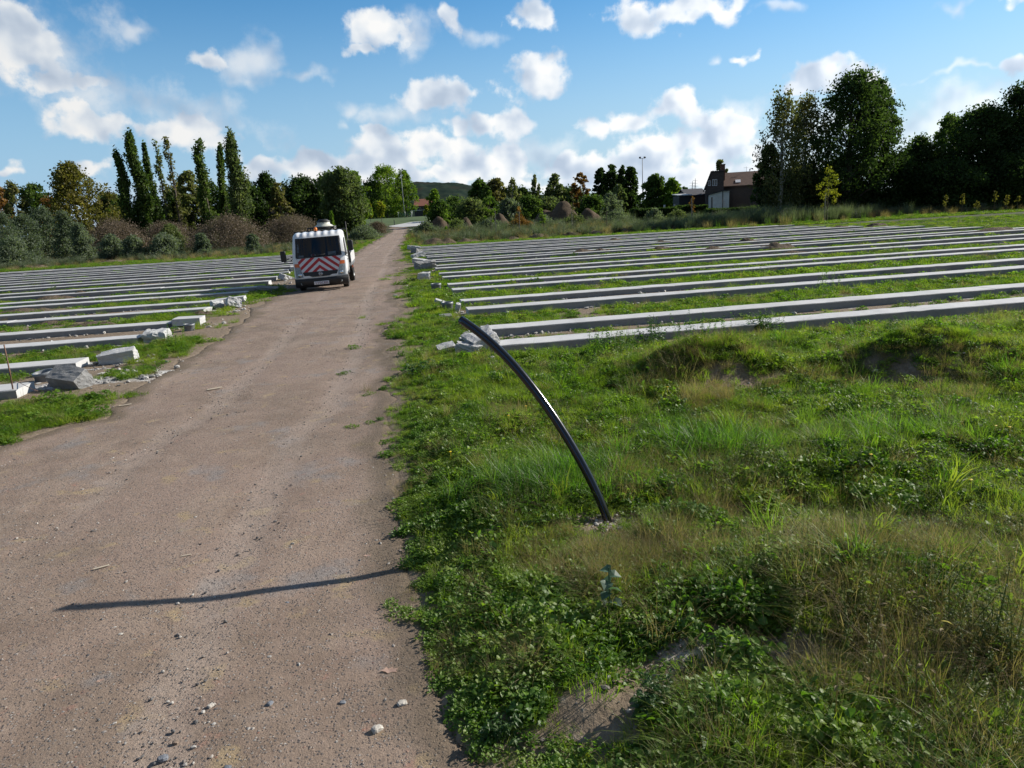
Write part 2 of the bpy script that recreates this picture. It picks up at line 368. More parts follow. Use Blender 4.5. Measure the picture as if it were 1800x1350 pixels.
def m_track(t):
    co = t.n('ShaderNodeNewGeometry').outputs['Position']
    f0 = t.noise(co, .55, 5., .6, .4); f1 = t.noise(co, 2.4, 6., .65); f2 = t.noise(co, 22., 6., .75); f3 = t.noise(co, 110., 4., .7)
    stretch = t.vm('MULTIPLY', co, (1., .16, 1.)); f4 = t.noise(stretch, 1.9, 4., .6)
    c = t.ramp(f1, [(.28, (0.203, 0.144, 0.105)), (.5, (0.279, 0.206, 0.154)), (.72, (0.358, 0.272, 0.210))])
    c = t.mix(t.m('MULTIPLY', t.mr(f0, .42, .62), .8), c, t.mix(f2, (0.272, 0.193, 0.149), (0.363, 0.272, 0.218)))
    c = t.mix(t.m('MULTIPLY', t.mr(f4, .5, .72), .55), c, (0.390, 0.304, 0.234))           # wheel lines, drier and paler
    c = t.mix(t.m('MULTIPLY', t.mr(f0, .50, .32), .55), c, (0.187, 0.144, 0.108))
    fy = t.noise(co, 3.1, 3., .5); c = t.mix(t.mr(fy, .60, .70, 0., .75), c, (0.395, 0.297, 0.170))   # yellowish clay showing through
    fg = t.noise(t.vm('ADD', co, (7., 3., 0)), 1.3, 4., .6); c = t.mix(t.mr(fg, .56, .70, 0., .7), c, t.mix(f2, (0.160, 0.156, 0.154), (0.352, 0.333, 0.319)))  # grey grit
    fr_ = t.noise(t.vm('ADD', co, (17., 9., 0)), 5., 3., .6); c = t.mix(t.mr(fr_, .64, .74, 0., .5), c, (0.384, 0.198, 0.144))      # crushed brick
    c = t.mix(t.mr(f2, .42, .30, 0., .6), c, (0.134, 0.099, 0.073))
    c = t.mix(t.mr(f2, .60, .72, 0., .5), c, (0.491, 0.406, 0.349))
    ru = t.n('ShaderNodeAttribute', attribute_name='rut').outputs['Fac']
    c = t.mix(t.m('MULTIPLY', t.mr(t.m('ADD', ru, t.m('MULTIPLY', t.m('SUBTRACT', f1, .5), .9)), .3, .9), .36), c, (0.417, 0.342, 0.286))
    v1 = t.n('ShaderNodeTexVoronoi', {'Vector': t.vm('MULTIPLY_ADD', t.noise(co, 30., 2., out=1), (.012, .012, .012), co), 'Scale': 62.})
    t.set(v1, 'Randomness', 1.)
    cell = t.n('ShaderNodeSeparateColor', {0: v1.outputs['Color']})
    isp = t.m('MULTIPLY', t.mr(cell.outputs[0], .52, .56), t.mr(v1.outputs[0], .46, .30))
    pc = t.ramp(cell.outputs[1], [(0, (.055, .058, .066)), (.3, (.13, .125, .125)), (.55, (.235, .185, .155)), (.78, (.30, .28, .26)), (.93, (.44, .42, .39)), (1, (.33, .15, .10))])
    c = t.mix(t.m('MULTIPLY', isp, .85), c, pc)
    v2 = t.n('ShaderNodeTexVoronoi', {'Vector': co, 'Scale': 230.}); cell2 = t.n('ShaderNodeSeparateColor', {0: v2.outputs['Color']})
    isp2 = t.m('MULTIPLY', t.mr(cell2.outputs[0], .5, .55), t.mr(v2.outputs[0], .5, .3))
    pc2 = t.ramp(cell2.outputs[1], [(0, (.07, .07, .075)), (.5, (.20, .165, .145)), (.9, (.36, .33, .30)), (1, (.30, .12, .08))])
    c = t.mix(t.m('MULTIPLY', isp2, .6), c, pc2)
    c = t.mix(t.m('MULTIPLY', t.m('SUBTRACT', f3, .5), .9), c, (.42, .34, .29))
    ga = t.n('ShaderNodeAttribute', attribute_name='edge').outputs['Fac']                   # damp, mossy soil along the rims
    c = t.mix(t.m('MULTIPLY', t.mr(t.m('ADD', ga, t.m('MULTIPLY', t.m('SUBTRACT', f1, .5), .8)), .45, .95), .65), c, (.125, .100, .066))
    h = t.m('ADD', t.m('MULTIPLY', f2, .8), t.m('ADD', t.m('MULTIPLY', isp, .55), t.m('MULTIPLY', isp2, .22)))
    h = t.m('ADD', h, t.m('MULTIPLY', f3, .35))
    p = t.n('ShaderNodeBsdfPrincipled', {'Base Color': c, 'Roughness': .93, 'Specular IOR Level': .2})
    t.set(p, 'Normal', t.n('ShaderNodeBump', {'Strength': 1., 'Distance': .013, 'Height': h})); return p
def m_concrete(t, k=1., rough_face=.0):
    co = t.n('ShaderNodeNewGeometry').outputs['Position']; oi = t.n('ShaderNodeObjectInfo').outputs['Random']
    f1 = t.noise(co, 1.1, 6., .65); f2 = t.noise(co, 9., 6., .7); f3 = t.noise(co, 70., 4., .7)
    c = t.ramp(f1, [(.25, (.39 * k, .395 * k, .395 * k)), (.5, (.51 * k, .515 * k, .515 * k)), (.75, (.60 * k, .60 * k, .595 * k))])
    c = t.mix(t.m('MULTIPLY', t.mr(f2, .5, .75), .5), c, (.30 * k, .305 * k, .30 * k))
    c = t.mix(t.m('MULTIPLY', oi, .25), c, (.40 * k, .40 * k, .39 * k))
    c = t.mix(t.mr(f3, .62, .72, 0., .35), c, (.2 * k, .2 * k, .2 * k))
    p = t.n('ShaderNodeBsdfPrincipled', {'Base Color': c, 'Roughness': .85, 'Specular IOR Level': .25})
    t.set(p, 'Normal', t.n('ShaderNodeBump', {'Strength': .3 + rough_face, 'Distance': .01 + .02 * rough_face, 'Height': t.m('ADD', f2, t.m('MULTIPLY', f3, .5))})); return p
M_GROUND = mat('field soil', m_ground); M_TRACK = mat('track gravel', m_track)
M_CONC = mat('cast concrete', m_concrete); M_SIDE = mat('concrete side with painted shade', lambda t: m_concrete(t, .55, .15)); M_RUB = mat('broken concrete', lambda t: m_concrete(t, .95, .7)); M_DARKC = mat('earth stained concrete', lambda t: m_concrete(t, .5, .7))  # M_SIDE: shade on the beams' upright sides, painted in as darker concrete
def m_heap(t, cols=((.10, .072, .045), (.21, .155, .10), (.33, .26, .18)), sc=5.):
    co = t.n('ShaderNodeTexCoord').outputs['Object']; f1 = t.noise(co, sc * .3, 5., .6); f2 = t.noise(co, sc * 2, 6., .7)
    c = t.ramp(t.m('ADD', t.m('MULTIPLY', f1, .5), t.m('MULTIPLY', f2, .5)), [(.3, cols[0]), (.5, cols[1]), (.7, cols[2])])
    p = t.n('ShaderNodeBsdfPrincipled', {'Base Color': c, 'Roughness': .95, 'Specular IOR Level': .1})
    t.set(p, 'Normal', t.n('ShaderNodeBump', {'Strength': .8, 'Distance': .12, 'Height': f2})); return p
M_HEAP = mat('dry earth', lambda t: m_heap(t, ((.048, .036, .025), (.098, .074, .050), (.165, .125, .086)), 2.)); M_HEAPD = mat('dark earth', lambda t: m_heap(t, ((.045, .036, .024), (.10, .078, .052), (.19, .15, .10))))
M_BARK = simple('bark', (.085, .068, .052), .9, var=.4, scale=3., bump=.6); M_BARKP = simple('pale bark', (.30, .29, .26), .85, var=.45, scale=2.5, bump=.4)

# ------------------------------------------------------------------ ground, track, hills
def grow(a, b, step, lim, ratio=1.09):
    mid = list(np.arange(a, b, step)); up_, s, x = [], step, b
    while x < lim: up_.append(x); s *= ratio; x += s
    lo, s, x = [], step, a - step
    while x > -lim: lo.append(x); s *= ratio; x -= s
    return np.array(lo[::-1] + mid + up_)
gx = grow(-9, 11, .085, 6000); gy = grow(1, 16, .085, 6500, 1.045); gy = gy[gy > -60]
X, Y = np.meshgrid(gx, gy); X = X.ravel(); Y = Y.ravel()
def grid_faces(nx, ny):
    i, j = np.meshgrid(np.arange(ny - 1), np.arange(nx - 1), indexing='ij'); a = (i * nx + j).ravel()
    return np.stack([a, a + 1, a + nx + 1, a + nx], -1)
dt = d_track(X, Y)
Z = hgt(X, Y) - .05 * ss(dt, -.02, .12)
o = mk('ground', np.stack([X, Y, Z], -1), grid_faces(len(gx), len(gy)), M_GROUND, True,
       attrs={'green': green(X, Y).astype(np.float32), 'gravel': gravelly(X, Y).astype(np.float32)})
tag(o, 'rough grassy field with bare soil patches on both sides of the track', 'ground', kind='structure')
# the track: a strip that follows its edges
ty = np.concatenate([np.arange(.8, 18, .09), 18 * 1.012 ** np.arange(0, 224)]); ty = ty[ty < 199]
tu = np.linspace(-.09, 1.09, 95)
TY, TU = np.meshgrid(ty, tu, indexing='ij'); TX = xl(TY) + (xr(TY) - xl(TY)) * TU
TX, TY = TX.ravel(), TY.ravel(); dt = d_track(TX, TY)
TZ = hgt(TX, TY) + .006 - .12 * ss(-dt, -.04, .22) + .012 * fbm(TX * 7, TY * 7, 6, 3)
tc = (TX - xl(TY)) / (xr(TY) - xl(TY)) + .05 * fbm(TY * .12, TY * 0, 14, 2)
wd_ = xr(TY) - xl(TY); cen = .58; RUT = (np.exp(-((tc - cen - .80 / wd_) / (.22 / wd_)) ** 2) + np.exp(-((tc - cen + .80 / wd_) / (.22 / wd_)) ** 2)) * ss(fbm(TX * .5, TY * .2, 15, 3), -.35, .15)
TZ -= .012 * RUT
o = mk('dirt_track', np.stack([TX, TY, TZ], -1), grid_faces(len(tu), len(ty))[:, ::-1], M_TRACK, True, attrs={'edge': (1 - ss(dt, 0, .7)).astype(np.float32), 'rut': RUT.astype(np.float32)})
tag(o, 'pinkish brown gravel track running away between the beam fields', 'track', kind='structure')
# far pale apron and the mown pitch behind it
def patch(name, pts, lift, m, label, cat):
    b = bmesh.new(); vs = [b.verts.new((x, y, 0)) for x, y in pts]; b.faces.new(vs); bmesh.ops.triangulate(b, faces=b.faces[:])
    for _ in range(4): bmesh.ops.subdivide_edges(b, edges=b.edges[:], cuts=1, use_grid_fill=True)
    for v in b.verts: v.co.z = float(hgt(v.co.x, v.co.y)) + lift
    return tag(bmk(name, b, m), label, cat, kind='structure')
A_ = lambda x, D: tuple(at(x, D)[:2])
patch('pavement', [A_(680, 200), A_(708, 192), A_(742, 194), A_(752, 216), A_(722, 215)], .10, simple('pale concrete slab', (.46, .46, .45), .8), 'pale concrete apron where the track ends', 'pavement')
patch('pitch', [A_(640, 215), A_(660, 196), A_(680, 201), A_(722, 216), A_(752, 217), A_(800, 217), A_(800, 300), A_(640, 300)], .06, simple('mown turf', (.050, .088, .014), .95, var=.3, scale=.4), 'bright mown grass pitch beyond the track end', 'pitch')
# wooded hills
def hill(name, x0, x1, D, prof, label, seed, depth=500):
    nx, ny = 150, 26; px = np.linspace(x0, x1, nx); pz = np.interp(px, [p[0] for p in prof], [p[1] for p in prof])
    V = []
    for j in range(ny):
        s = j / (ny - 1)
        for i in range(nx):
            p = at(px[i], D + depth * s); zt = top_z(px[i], pz[i], D + depth)
            V.append((p[0], p[1], -2 + (zt + 2) * math.sin(s * math.pi / 2)))
    V = np.array(V)
    V[:, 2] += (np.abs(fbm(V[:, 0] / 34, V[:, 1] / 34, seed, 4)) * -34 + 7 + 7 * fbm(V[:, 0] / 9, V[:, 1] / 9, seed + 5, 2)) * .55 - 5
    def fn(t):
        co = t.n('ShaderNodeTexCoord').outputs['Object']; f = t.noise(co, .035, 6., .7); f2 = t.noise(co, .012, 3.)
        c = t.ramp(f, [(.3, (.014, .024, .022)), (.5, (.024, .038, .030)), (.7, (.042, .052, .036))]); c = t.mix(t.mr(f2, .5, .7), c, (.040, .036, .03))  # bluish tint paints distance haze into the hill's colour
        return t.n('ShaderNodeBsdfDiffuse', {'Color': c})
    tag(mk(name, V, grid_faces(nx, ny), mat('far woodland with painted haze', fn), True), label, 'hill', kind='structure')
hill('wooded_hill', 380, 1130, 1150, [(380, 360), (500, 335), (600, 328), (740, 319), (800, 320), (860, 328), (930, 338), (1000, 345), (1130, 362)], 'dark wooded hill behind the tree line', 41)

# ------------------------------------------------------------------ concrete beams
ORD = 'first second third fourth fifth sixth seventh eighth ninth tenth eleventh twelfth thirteenth fourteenth fifteenth sixteenth seventeenth eighteenth nineteenth twentieth'.split()
def beam_mesh(L, w, seed, right, broken):
    """box with softened, chipped edges, cast in lengths with thin joints; x runs from 0 (near end) outwards"""
    r = np.random.RandomState(seed); h = .15; hb = .22
    parts = []; x = 0.; first = True
    while x < L - .3:
        l = min(L - x, 6.2 if not first else r.uniform(4.2, 6.2))
        nx = max(4, int(l / .22)); xs = np.linspace(x + .004, x + l - .004, nx)
        c = .014
        prof = np.array([(0, -hb), (0, h - c), (c, h), (w * .5, h), (w - c, h), (w, h - c), (w, -hb)])
        V = np.zeros((nx, 7, 3)); V[:, :, 0] = xs[:, None]; V[:, :, 1] = prof[None, :, 0]; V[:, :, 2] = prof[None, :, 1]
        V[:, :, 1] += .010 * fbm(xs * .5, xs * 0, seed, 2)[:, None] + r.normal(0, .0016, (nx, 7))
        V[:, :, 2] += (r.normal(0, .002, (nx, 7)) + r.uniform(-.006, .006)) * (prof[None, :, 1] > 0)
        if first and broken:
            V[0, :, 0] += r.uniform(-.10, .10, 7); V[1, :, 0] += r.uniform(-.02, .02, 7)
        V = V.reshape(-1, 3)
        i, j = np.meshgrid(np.arange(nx - 1), np.arange(6), indexing='ij')
        q = np.stack([i * 7 + j, i * 7 + j + 1, (i + 1) * 7 + j + 1, (i + 1) * 7 + j], -1).reshape(-1, 4)
        parts.append((V, [q, np.arange(7)[None, ::-1], (nx - 1) * 7 + np.arange(7)[None, :]]))
        x += l; first = False
    V, ps = merge(parts)
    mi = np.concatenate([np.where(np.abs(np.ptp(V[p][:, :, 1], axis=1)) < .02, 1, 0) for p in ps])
    if not right: V[:, 0] *= -1; ps = [p[:, ::-1] for p in ps]
    return V, ps, mi
for side, VV in ((1, RV), (-1, LV)):
    for i, v in enumerate(VV):
        if side > 0: u0 = r_end(v) + .02 * rnd.uniform(-1, 1); L = 34.3 - .4 * (i % 3) - u0 + 1.2 if v > 20 else 36 - u0
        else: u0 = LU[i]; L = 34.
        V, ps, mi = beam_mesh(L, BW, 100 + i + (50 if side < 0 else 0), side > 0, side < 0 and i > 1)
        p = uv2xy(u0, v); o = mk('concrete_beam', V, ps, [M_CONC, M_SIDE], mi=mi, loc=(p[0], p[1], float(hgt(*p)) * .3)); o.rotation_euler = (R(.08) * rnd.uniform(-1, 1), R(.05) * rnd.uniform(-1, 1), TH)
        w = "on the bent pipe's side of the track" if side > 0 else "on the truck's side of the track"
        tag(o, f"concrete ground beam, {ORD[i]} row from the front {w}", 'beam', 'rows of concrete beams laid in the ground')

def rock(sx, sy, sz, seed, rough=.16, sub=3, boxy=.75, chip=True):
    """broken lump: a box whose faces are ragged"""
    b = bmesh.new(); bmesh.ops.create_cube(b, size=2); bmesh.ops.subdivide_edges(b, edges=b.edges[:], cuts=2 ** sub - 1, use_grid_fill=True)
    r = np.random.RandomState(seed); ph = r.uniform(0, 50, 3)
    for vtx in b.verts:
        c = np.array(vtx.co); s = c / np.linalg.norm(c) * 1.25; c = c * boxy + s * (1 - boxy)
        nn = noise.fractal(Vector(c * 1.3 + ph), 1., 2., 4); n2 = noise.noise(Vector(c * 5 + ph))
        c = c * (1 + rough * nn + rough * .22 * n2)
        vtx.co = (c[0] * sx / 2, c[1] * sy / 2, c[2] * sz / 2)
    return b
def lump(px, py, dims, rot, label, m, cat='concrete block', name='concrete_block', zoff=0., seed=None, rough=.12, boxy=.8, group='broken pieces at the row ends', base=None):
    g = G(px, py) if base is None else np.array(base); z = float(hgt(g[0], g[1]))
    dims = tuple(q * 1.02 for q in dims); o = bmk(name, rock(*dims, seed or rnd.randint(1, 9999), rough, 3, boxy), m, loc=(g[0], g[1], z + dims[2] * .42 + zoff)); o.rotation_euler = [R(a) for a in rot]
    return tag(o, label, cat, group)
lump(127, 684, (.56, .30, .30), (32, 6, -16), 'tilted concrete block with dark earthy underside by the grey pipe stub', M_DARKC, rough=.09, boxy=.92)
lump(210, 640, (.60, .30, .24), (10, -6, 16), 'long pale lump of rough concrete lying past the second beam end', M_RUB, rough=.12, boxy=.9)
q_ = uv2xy(-5.14, 16.66); lump(0, 0, (.46, .52, .24), (2, -3, 10), 'ragged white broken head of the third beam near the truck', M_RUB, rough=.2, boxy=.85, base=(q_[0], q_[1], 0))
q_ = uv2xy(-5.02, 18.9); lump(0, 0, (.64, .55, .17), (0, 1, 9), 'flat sawn beam offcut resting over a grey pipe stub', M_CONC, rough=.02, boxy=.98, zoff=.05, base=(q_[0], q_[1], 0))
lump(405, 533, (.95, .5, .16), (0, -3, 12), 'grey beam offcut beyond the pair of white concrete chunks', M_CONC, rough=.06, boxy=.93)
lump(383, 543, (.34, .3, .20), (14, 10, 40), 'small white concrete chunk leaning beside the fifth beam end', M_RUB)
lump(412, 542, (.40, .36, .28), (-20, 18, 30), 'white concrete chunk with ragged grey top near the truck shadow', M_RUB, rough=.2)
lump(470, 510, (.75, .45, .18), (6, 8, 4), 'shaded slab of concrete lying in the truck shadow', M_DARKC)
lump(501, 492, (.42, .4, .24), (14, 20, 60), 'grey speckled concrete lump just left of the truck bumper', M_RUB, rough=.22)
lump(518, 478, (.4, .4, .3), (10, 5, 20), 'white concrete chunk partly hidden by the truck cab', M_RUB)
lump(98, 612, (.2, .12, .10), (10, 30, 20), 'thin upright shard of concrete between two beams', M_RUB)
lump(848, 622, (.50, .40, .34), (12, -14, 30), 'white rounded broken concrete lump behind the bent pipe', M_RUB, rough=.2)
lump(826, 628, (.40, .26, .20), (0, 10, -20), 'crumbling whitish rubble lump at the first beam end', M_RUB, rough=.26)
lump(785, 620, (.30, .24, .12), (12, -10, 15), 'bluish grey flat stone beside the rubble lump', M_RUB)
lump(783, 557, (.30, .26, .06), (6, 0, 10), 'dark flat slab lying by the pipe stub', M_DARKC, rough=.08)
lump(805, 549, (.12, .2, .24), (8, 14, 0), 'narrow upright shard of concrete at the third beam end', M_RUB)
lump(776, 534, (.36, .26, .10), (4, 22, 5), 'pale tilted slab propped against the pipe stub', M_RUB, rough=.07)
lump(745, 493, (.42, .36, .32), (0, 0, 10), 'squat dark grey block before the pipe stub', M_RUB, boxy=.7)
lump(748, 474, (.9, .6, .42), (8, 0, 20), 'dark heap of broken concrete at the ninth row end', M_DARKC, rough=.3)
lump(741, 463, (.9, .5, .26), (4, 12, -6), 'pale tilted concrete slab among far row end rubble', M_RUB)
lump(735, 453, (.8, .5, .3), (0, -12, 30), 'grey angular concrete piece above the pale tilted slab', M_RUB)
lump(733, 446, (.8, .5, .34), (0, 14, 60), 'bluish grey concrete piece in the far rubble line', M_DARKC)
lump(728, 439, (1.0, .5, .34), (0, 8, 20), 'farthest pale concrete piece on the pipe side of the track', M_RUB)
# low rubble strips of crushed concrete at the ends
def stones_mesh(n_, area, smin, smax, seed, zf=.35, cond=None):
    r = np.random.RandomState(seed); pts = []
    while len(pts) < n_:
        p = area(r)
        if cond is None or cond(p, r): pts.append(p)
    parts = []
    ico = bmesh.new(); bmesh.ops.create_icosphere(ico, subdivisions=1, radius=1); ico.verts.ensure_lookup_table()
    IV = np.array([v.co for v in ico.verts]); IF = np.array([[v.index for v in f.verts] for f in ico.faces]); ico.free()
    for (x, y) in pts:
        s = smin * (smax / smin) ** (r.rand() ** 2.2)
        q = IV * (1 + r.uniform(-.32, .32, (len(IV), 1))) * np.array([r.uniform(.7, 1.4), r.uniform(.6, 1.1), r.uniform(.4, .85)]) * s
        a = r.uniform(0, 6.28); c, s_ = math.cos(a), math.sin(a); q = np.stack([q[:, 0] * c - q[:, 1] * s_, q[:, 0] * s_ + q[:, 1] * c, q[:, 2]], -1)
        parts.append((q + np.array([x, y, float(hgt(x, y)) + s * zf]), IF))
    return merge(parts)
def m_stone(t, cols=((.06, .062, .07), (.14, .135, .13), (.24, .19, .16), (.34, .31, .28), (.50, .48, .44))):
    g = t.n('ShaderNodeNewGeometry'); f = g.outputs['Random Per Island']; f2 = t.noise(g.outputs['Position'], 90., 4., .7)
    c = t.ramp(f, [(i / (len(cols) - 1), q) for i, q in enumerate(cols)]); c = t.mix(t.mr(f2, .35, .7, 0., .5), c, (.12, .11, .10))
    p = t.n('ShaderNodeBsdfPrincipled', {'Base Color': c, 'Roughness': .85}); return p
M_PEB = mat('track pebbles', m_stone); M_CRUSH = mat('crushed concrete', lambda t: m_stone(t, ((.18, .18, .17), (.34, .33, .32), (.46, .45, .43), (.58, .57, .55))))
def on_track(r):
    y = 2.4 + 24 * r.rand() ** 2.0; return (r.uniform(xl(y) + .02, xr(y) - .02), y)
V, ps = stones_mesh(15000, on_track, .0028, .013, 5, cond=lambda p, r: d_track(*p) > .02 and r.rand() < .35 + 1.3 * max(0, float(fbm(p[0] * 1.1, p[1] * 1.1, 77, 3)) + .2))
tag(mk('gravel', V, ps, M_PEB), 'small loose stones strewn over the track', 'gravel', kind='stuff')
def near_gv(r):
    u = r.uniform(-11, 9); v = 11 + 28 * r.rand() ** 1.5; q = uv2xy(u, v); return (q[0], q[1])
def near_bare(r):
    a, b, sx, sy = BARE[r.randint(len(BARE))]; return (r.normal(a, sx * .8), r.normal(b, sy * .8))
Va, pa = stones_mesh(3600, near_gv, .015, .065, 6, cond=lambda p, r: r.rand() < float(gravelly(*p)) * 1.2 and d_track(*p) < .1)
Vb, pb = stones_mesh(1300, near_bare, .004, .024, 8, cond=lambda p, r: d_track(*p) < -.1 and r.rand() < 2 * float(gravelly(*p)))
tag(mk('soil_grit', Vb, pb, M_PEB), 'small stones on the bare soil patches of the bank', 'grit', kind='stuff'); V, ps = Va, pa
tag(mk('rubble', V, ps, M_CRUSH), 'crushed grey concrete scattered beside the beams', 'rubble', kind='stuff')
# single stones worth naming on the track
M_ST1 = simple('blue grey stone', (.17, .185, .21), .8, var=.3, scale=14, bump=.4); M_ST2 = simple('pale stone', (.46, .43, .38), .8, var=.25, scale=12, bump=.4); M_ST3 = simple('brown stone', (.22, .165, .125), .85, var=.3, scale=12, bump=.4)
def stone(px, py, s, m, label, rz=0):
    g = G(px, py); z = float(hgt(g[0], g[1])); s = s * .68; b = rock(s * 1.4, s, s * .75, int(px * 7 + py), .2, 2, .35)
    o = bmk('stone', b, m, loc=(g[0], g[1], z + s * .26), smooth=False); o.rotation_euler = (.1, .1, rz); tag(o, label, 'stone')
stone(286, 1331, .042, M_ST1, 'rounded blue grey stone nearest the bottom edge of the track', .4)
stone(400, 1346, .03, M_ST1, 'small bluish stone cut by the bottom edge of the photo')
stone(370, 1238, .032, M_ST2, 'pale stone with long thin shadow below the pipe shadow', 1.)
stone(212, 1113, .026, M_ST2, 'tan pebble under the left tip of the pipe shadow')
stone(474, 1234, .034, M_ST1, 'dark upright stone in the middle of the bottom track', 1.2)
stone(707, 1237, .045, M_ST2, 'whitish flat stone at the weedy rim of the track', .3)
stone(602, 1232, .03, M_ST1, 'grey stone between the dry leaf and the blue grey stone')
stone(505, 1057, .022, M_ST1, 'tiny black stone just under the pipe shadow')
stone(308, 1302, .026, M_ST3, 'brown stone up and to the right of the blue grey stone')
stone(663, 1280, .05, M_ST2, 'light crumbly stone near the bottom rim weeds', .7)
# dry leaves and a wooden splinter
M_DLEAF = leafy('dry leaf', [(.38, .25, .20), (.50, .36, .30)], .25, .04, .3, 20.)
def dry_leaf(px, py, s, rz, label):
    pts = [(-1, 0), (-.55, .22), (-.35, .62), (-.05, .30), (.35, .55), (.45, .22), (1, .25), (.75, -.1), (.9, -.45), (.3, -.28), (-.1, -.5), (-.4, -.2)]
    V = np.array([(0, 0, .02)] + [(x, y, .05 + .16 * abs(x) * rnd.uniform(.3, 1)) for x, y in pts]) * s; k = len(pts)
    Fc = np.array([(0, 1 + i, 1 + (i + 1) % k) for i in range(k)]); g = G(px, py)
    o = mk('dry_leaf', V, Fc, M_DLEAF, loc=(g[0], g[1], float(hgt(g[0], g[1])) + .006)); o.rotation_euler = (.05, .04, rz); tag(o, label, 'leaf')
dry_leaf(684, 1178, .048, .1, 'pinkish dry leaf lying by the weedy rim of the track')
dry_leaf(101, 1189, .034, .5, 'pale dry leaf under the tip of the pipe shadow')
dry_leaf(645, 976, .03, .2, 'small pale dry leaf above the pipe shadow near the grass')
dry_leaf(175, 1195, .022, .7, 'tiny pink dry leaf right of the pale dry leaf')
M_WOOD = simple('bleached wood', (.50, .43, .33), .8, var=.2)
for (x, y, l, rz, lab) in [(178, 997, .10, .5, 'bleached wood splinter high on the open track'), (327, 976, .07, .3, 'short pale splinter above the middle of the pipe shadow'), (377, 684, .22, .6, 'pale wood chip on the track beside the left verge'), (220, 713, .16, .5, 'pale wood chip at the grassy left rim of the track')]:
    b = bmesh.new(); box(b, -l / 2, l / 2, -l * .09, l * .09, 0, l * .06, l * .015, 1)
    for v in b.verts: v.co.y += .15 * v.co.x * abs(v.co.x) / l; v.co.z += .1 * abs(v.co.x)
    g = G(x, y); o = bmk('wood_splinter', b, M_WOOD, loc=(g[0], g[1], float(hgt(g[0], g[1])) + .006)); o.rotation_euler = (0, 0, rz); tag(o, lab, 'splinter')

# ------------------------------------------------------------------ pipe stubs, stake, wire
M_PVC = simple('grey plastic pipe', (.17, .185, .20), .45, var=.12, scale=10); M_IN = simple('pipe inside', (.05, .05, .055), .8); M_ORANGE = simple('orange paint', (.75, .16, .06), .6)
def stub(px, py, rad, hgt_, label, tilt=(0, 0), mark=False):
    g = G(px, py); root = empty('pipe_stub', (g[0], g[1], float(hgt(g[0], g[1])) - .04)); root.rotation_euler = (R(tilt[0]), R(tilt[1]), 0)
    tag(root, label, 'pipe stub', 'plastic pipe stubs at the row ends'); N_ = 28
    a = np.linspace(0, 2 * np.pi, N_, endpoint=False); c = np.stack([np.cos(a), np.sin(a)], -1)
    prof = [(rad, 0), (rad, hgt_ * .72), (rad * 1.1, hgt_ * .76), (rad * 1.1, hgt_), (rad * 1.0, hgt_), (rad * .93, hgt_ - .005), (rad * .9, .03)]
    V = np.concatenate([np.concatenate([c * r_, np.full((N_, 1), z_)], 1) for r_, z_ in prof])
    i, j = np.meshgrid(np.arange(len(prof) - 1), np.arange(N_), indexing='ij'); j2 = (j + 1) % N_
    q = np.stack([i * N_ + j, i * N_ + j2, (i + 1) * N_ + j2, (i + 1) * N_ + j], -1).reshape(-1, 4)
    mk('socket', V, q, M_PVC, True, root)
    V2, p2 = tube([(0, 0, .0), (0, 0, hgt_ * .35)], rad * .88, N_); mk('earth_plug', V2, p2, M_IN, False, root)
    if mark:
        a2 = np.linspace(-.5, .5, 6); V3 = np.concatenate([np.stack([np.cos(a2) * rad * r_, np.sin(a2) * rad * r_, np.full(6, z_)], -1) for r_, z_ in ((.925, hgt_ * .75), (.93, hgt_ - .008))])
        mk('paint_mark', V3, np.array([(k, k + 1, k + 7, k + 6) for k in range(5)]), M_ORANGE, False, root)
stub(82, 672, .145, .20, 'grey plastic pipe stub with orange mark behind the dark tilted block', (6, -5), True)
stub(334, 583, .12, .20, 'bluish grey pipe stub under the flat beam offcut')
stub(787, 545, .14, .25, 'grey pipe stub at the third beam end by the track')
stub(767, 510, .16, .27, 'grey pipe stub with small elbow at the fifth beam end')
stub(750, 491, .16, .34, 'grey capped pipe stub behind the squat dark block')
stub(818, 606, .10, .17, 'grey pipe stub hidden in weeds behind the bent pipe')
M_RUST = simple('rusty steel', (.16, .085, .055), .75, var=.4, scale=20)
b0 = G(26, 702); b0[2] = float(hgt(b0[0], b0[1])) - .03; tp = CAM + ray(7, 606) * (np.linalg.norm(b0 - CAM) / 1.0 * .985)
V, ps = tube([b0, b0 * .5 + tp * .5 + np.array([.006, 0, 0]), tp], [.011, .010, .009], 8)
tag(mk('survey_stake', V, ps, M_RUST, True), 'thin rusty stake leaning in the near corner of the beam field', 'stake')
pw = [G(31, 671, .16), G(45, 678, .22), G(60, 685, .16), G(68, 687, .04), G(86, 684, .03)]
V, ps = tube(pw, .004, 6); tag(mk('steel_wire', V, ps, M_RUST, True), 'thin bent rusty wire sticking out by the first beam end', 'wire')
V, ps = tube([G(715, 409, .0) , G(718, 406, .5), G(720, 404, .75), G(724, 402.5, .8)], [.05, .05, .05, .04], 8)
tag(mk('plastic_hose_end', V, ps, simple('white plastic', (.7, .7, .68), .5), True), 'curled white hose end at the far weedy rim of the track', 'hose')

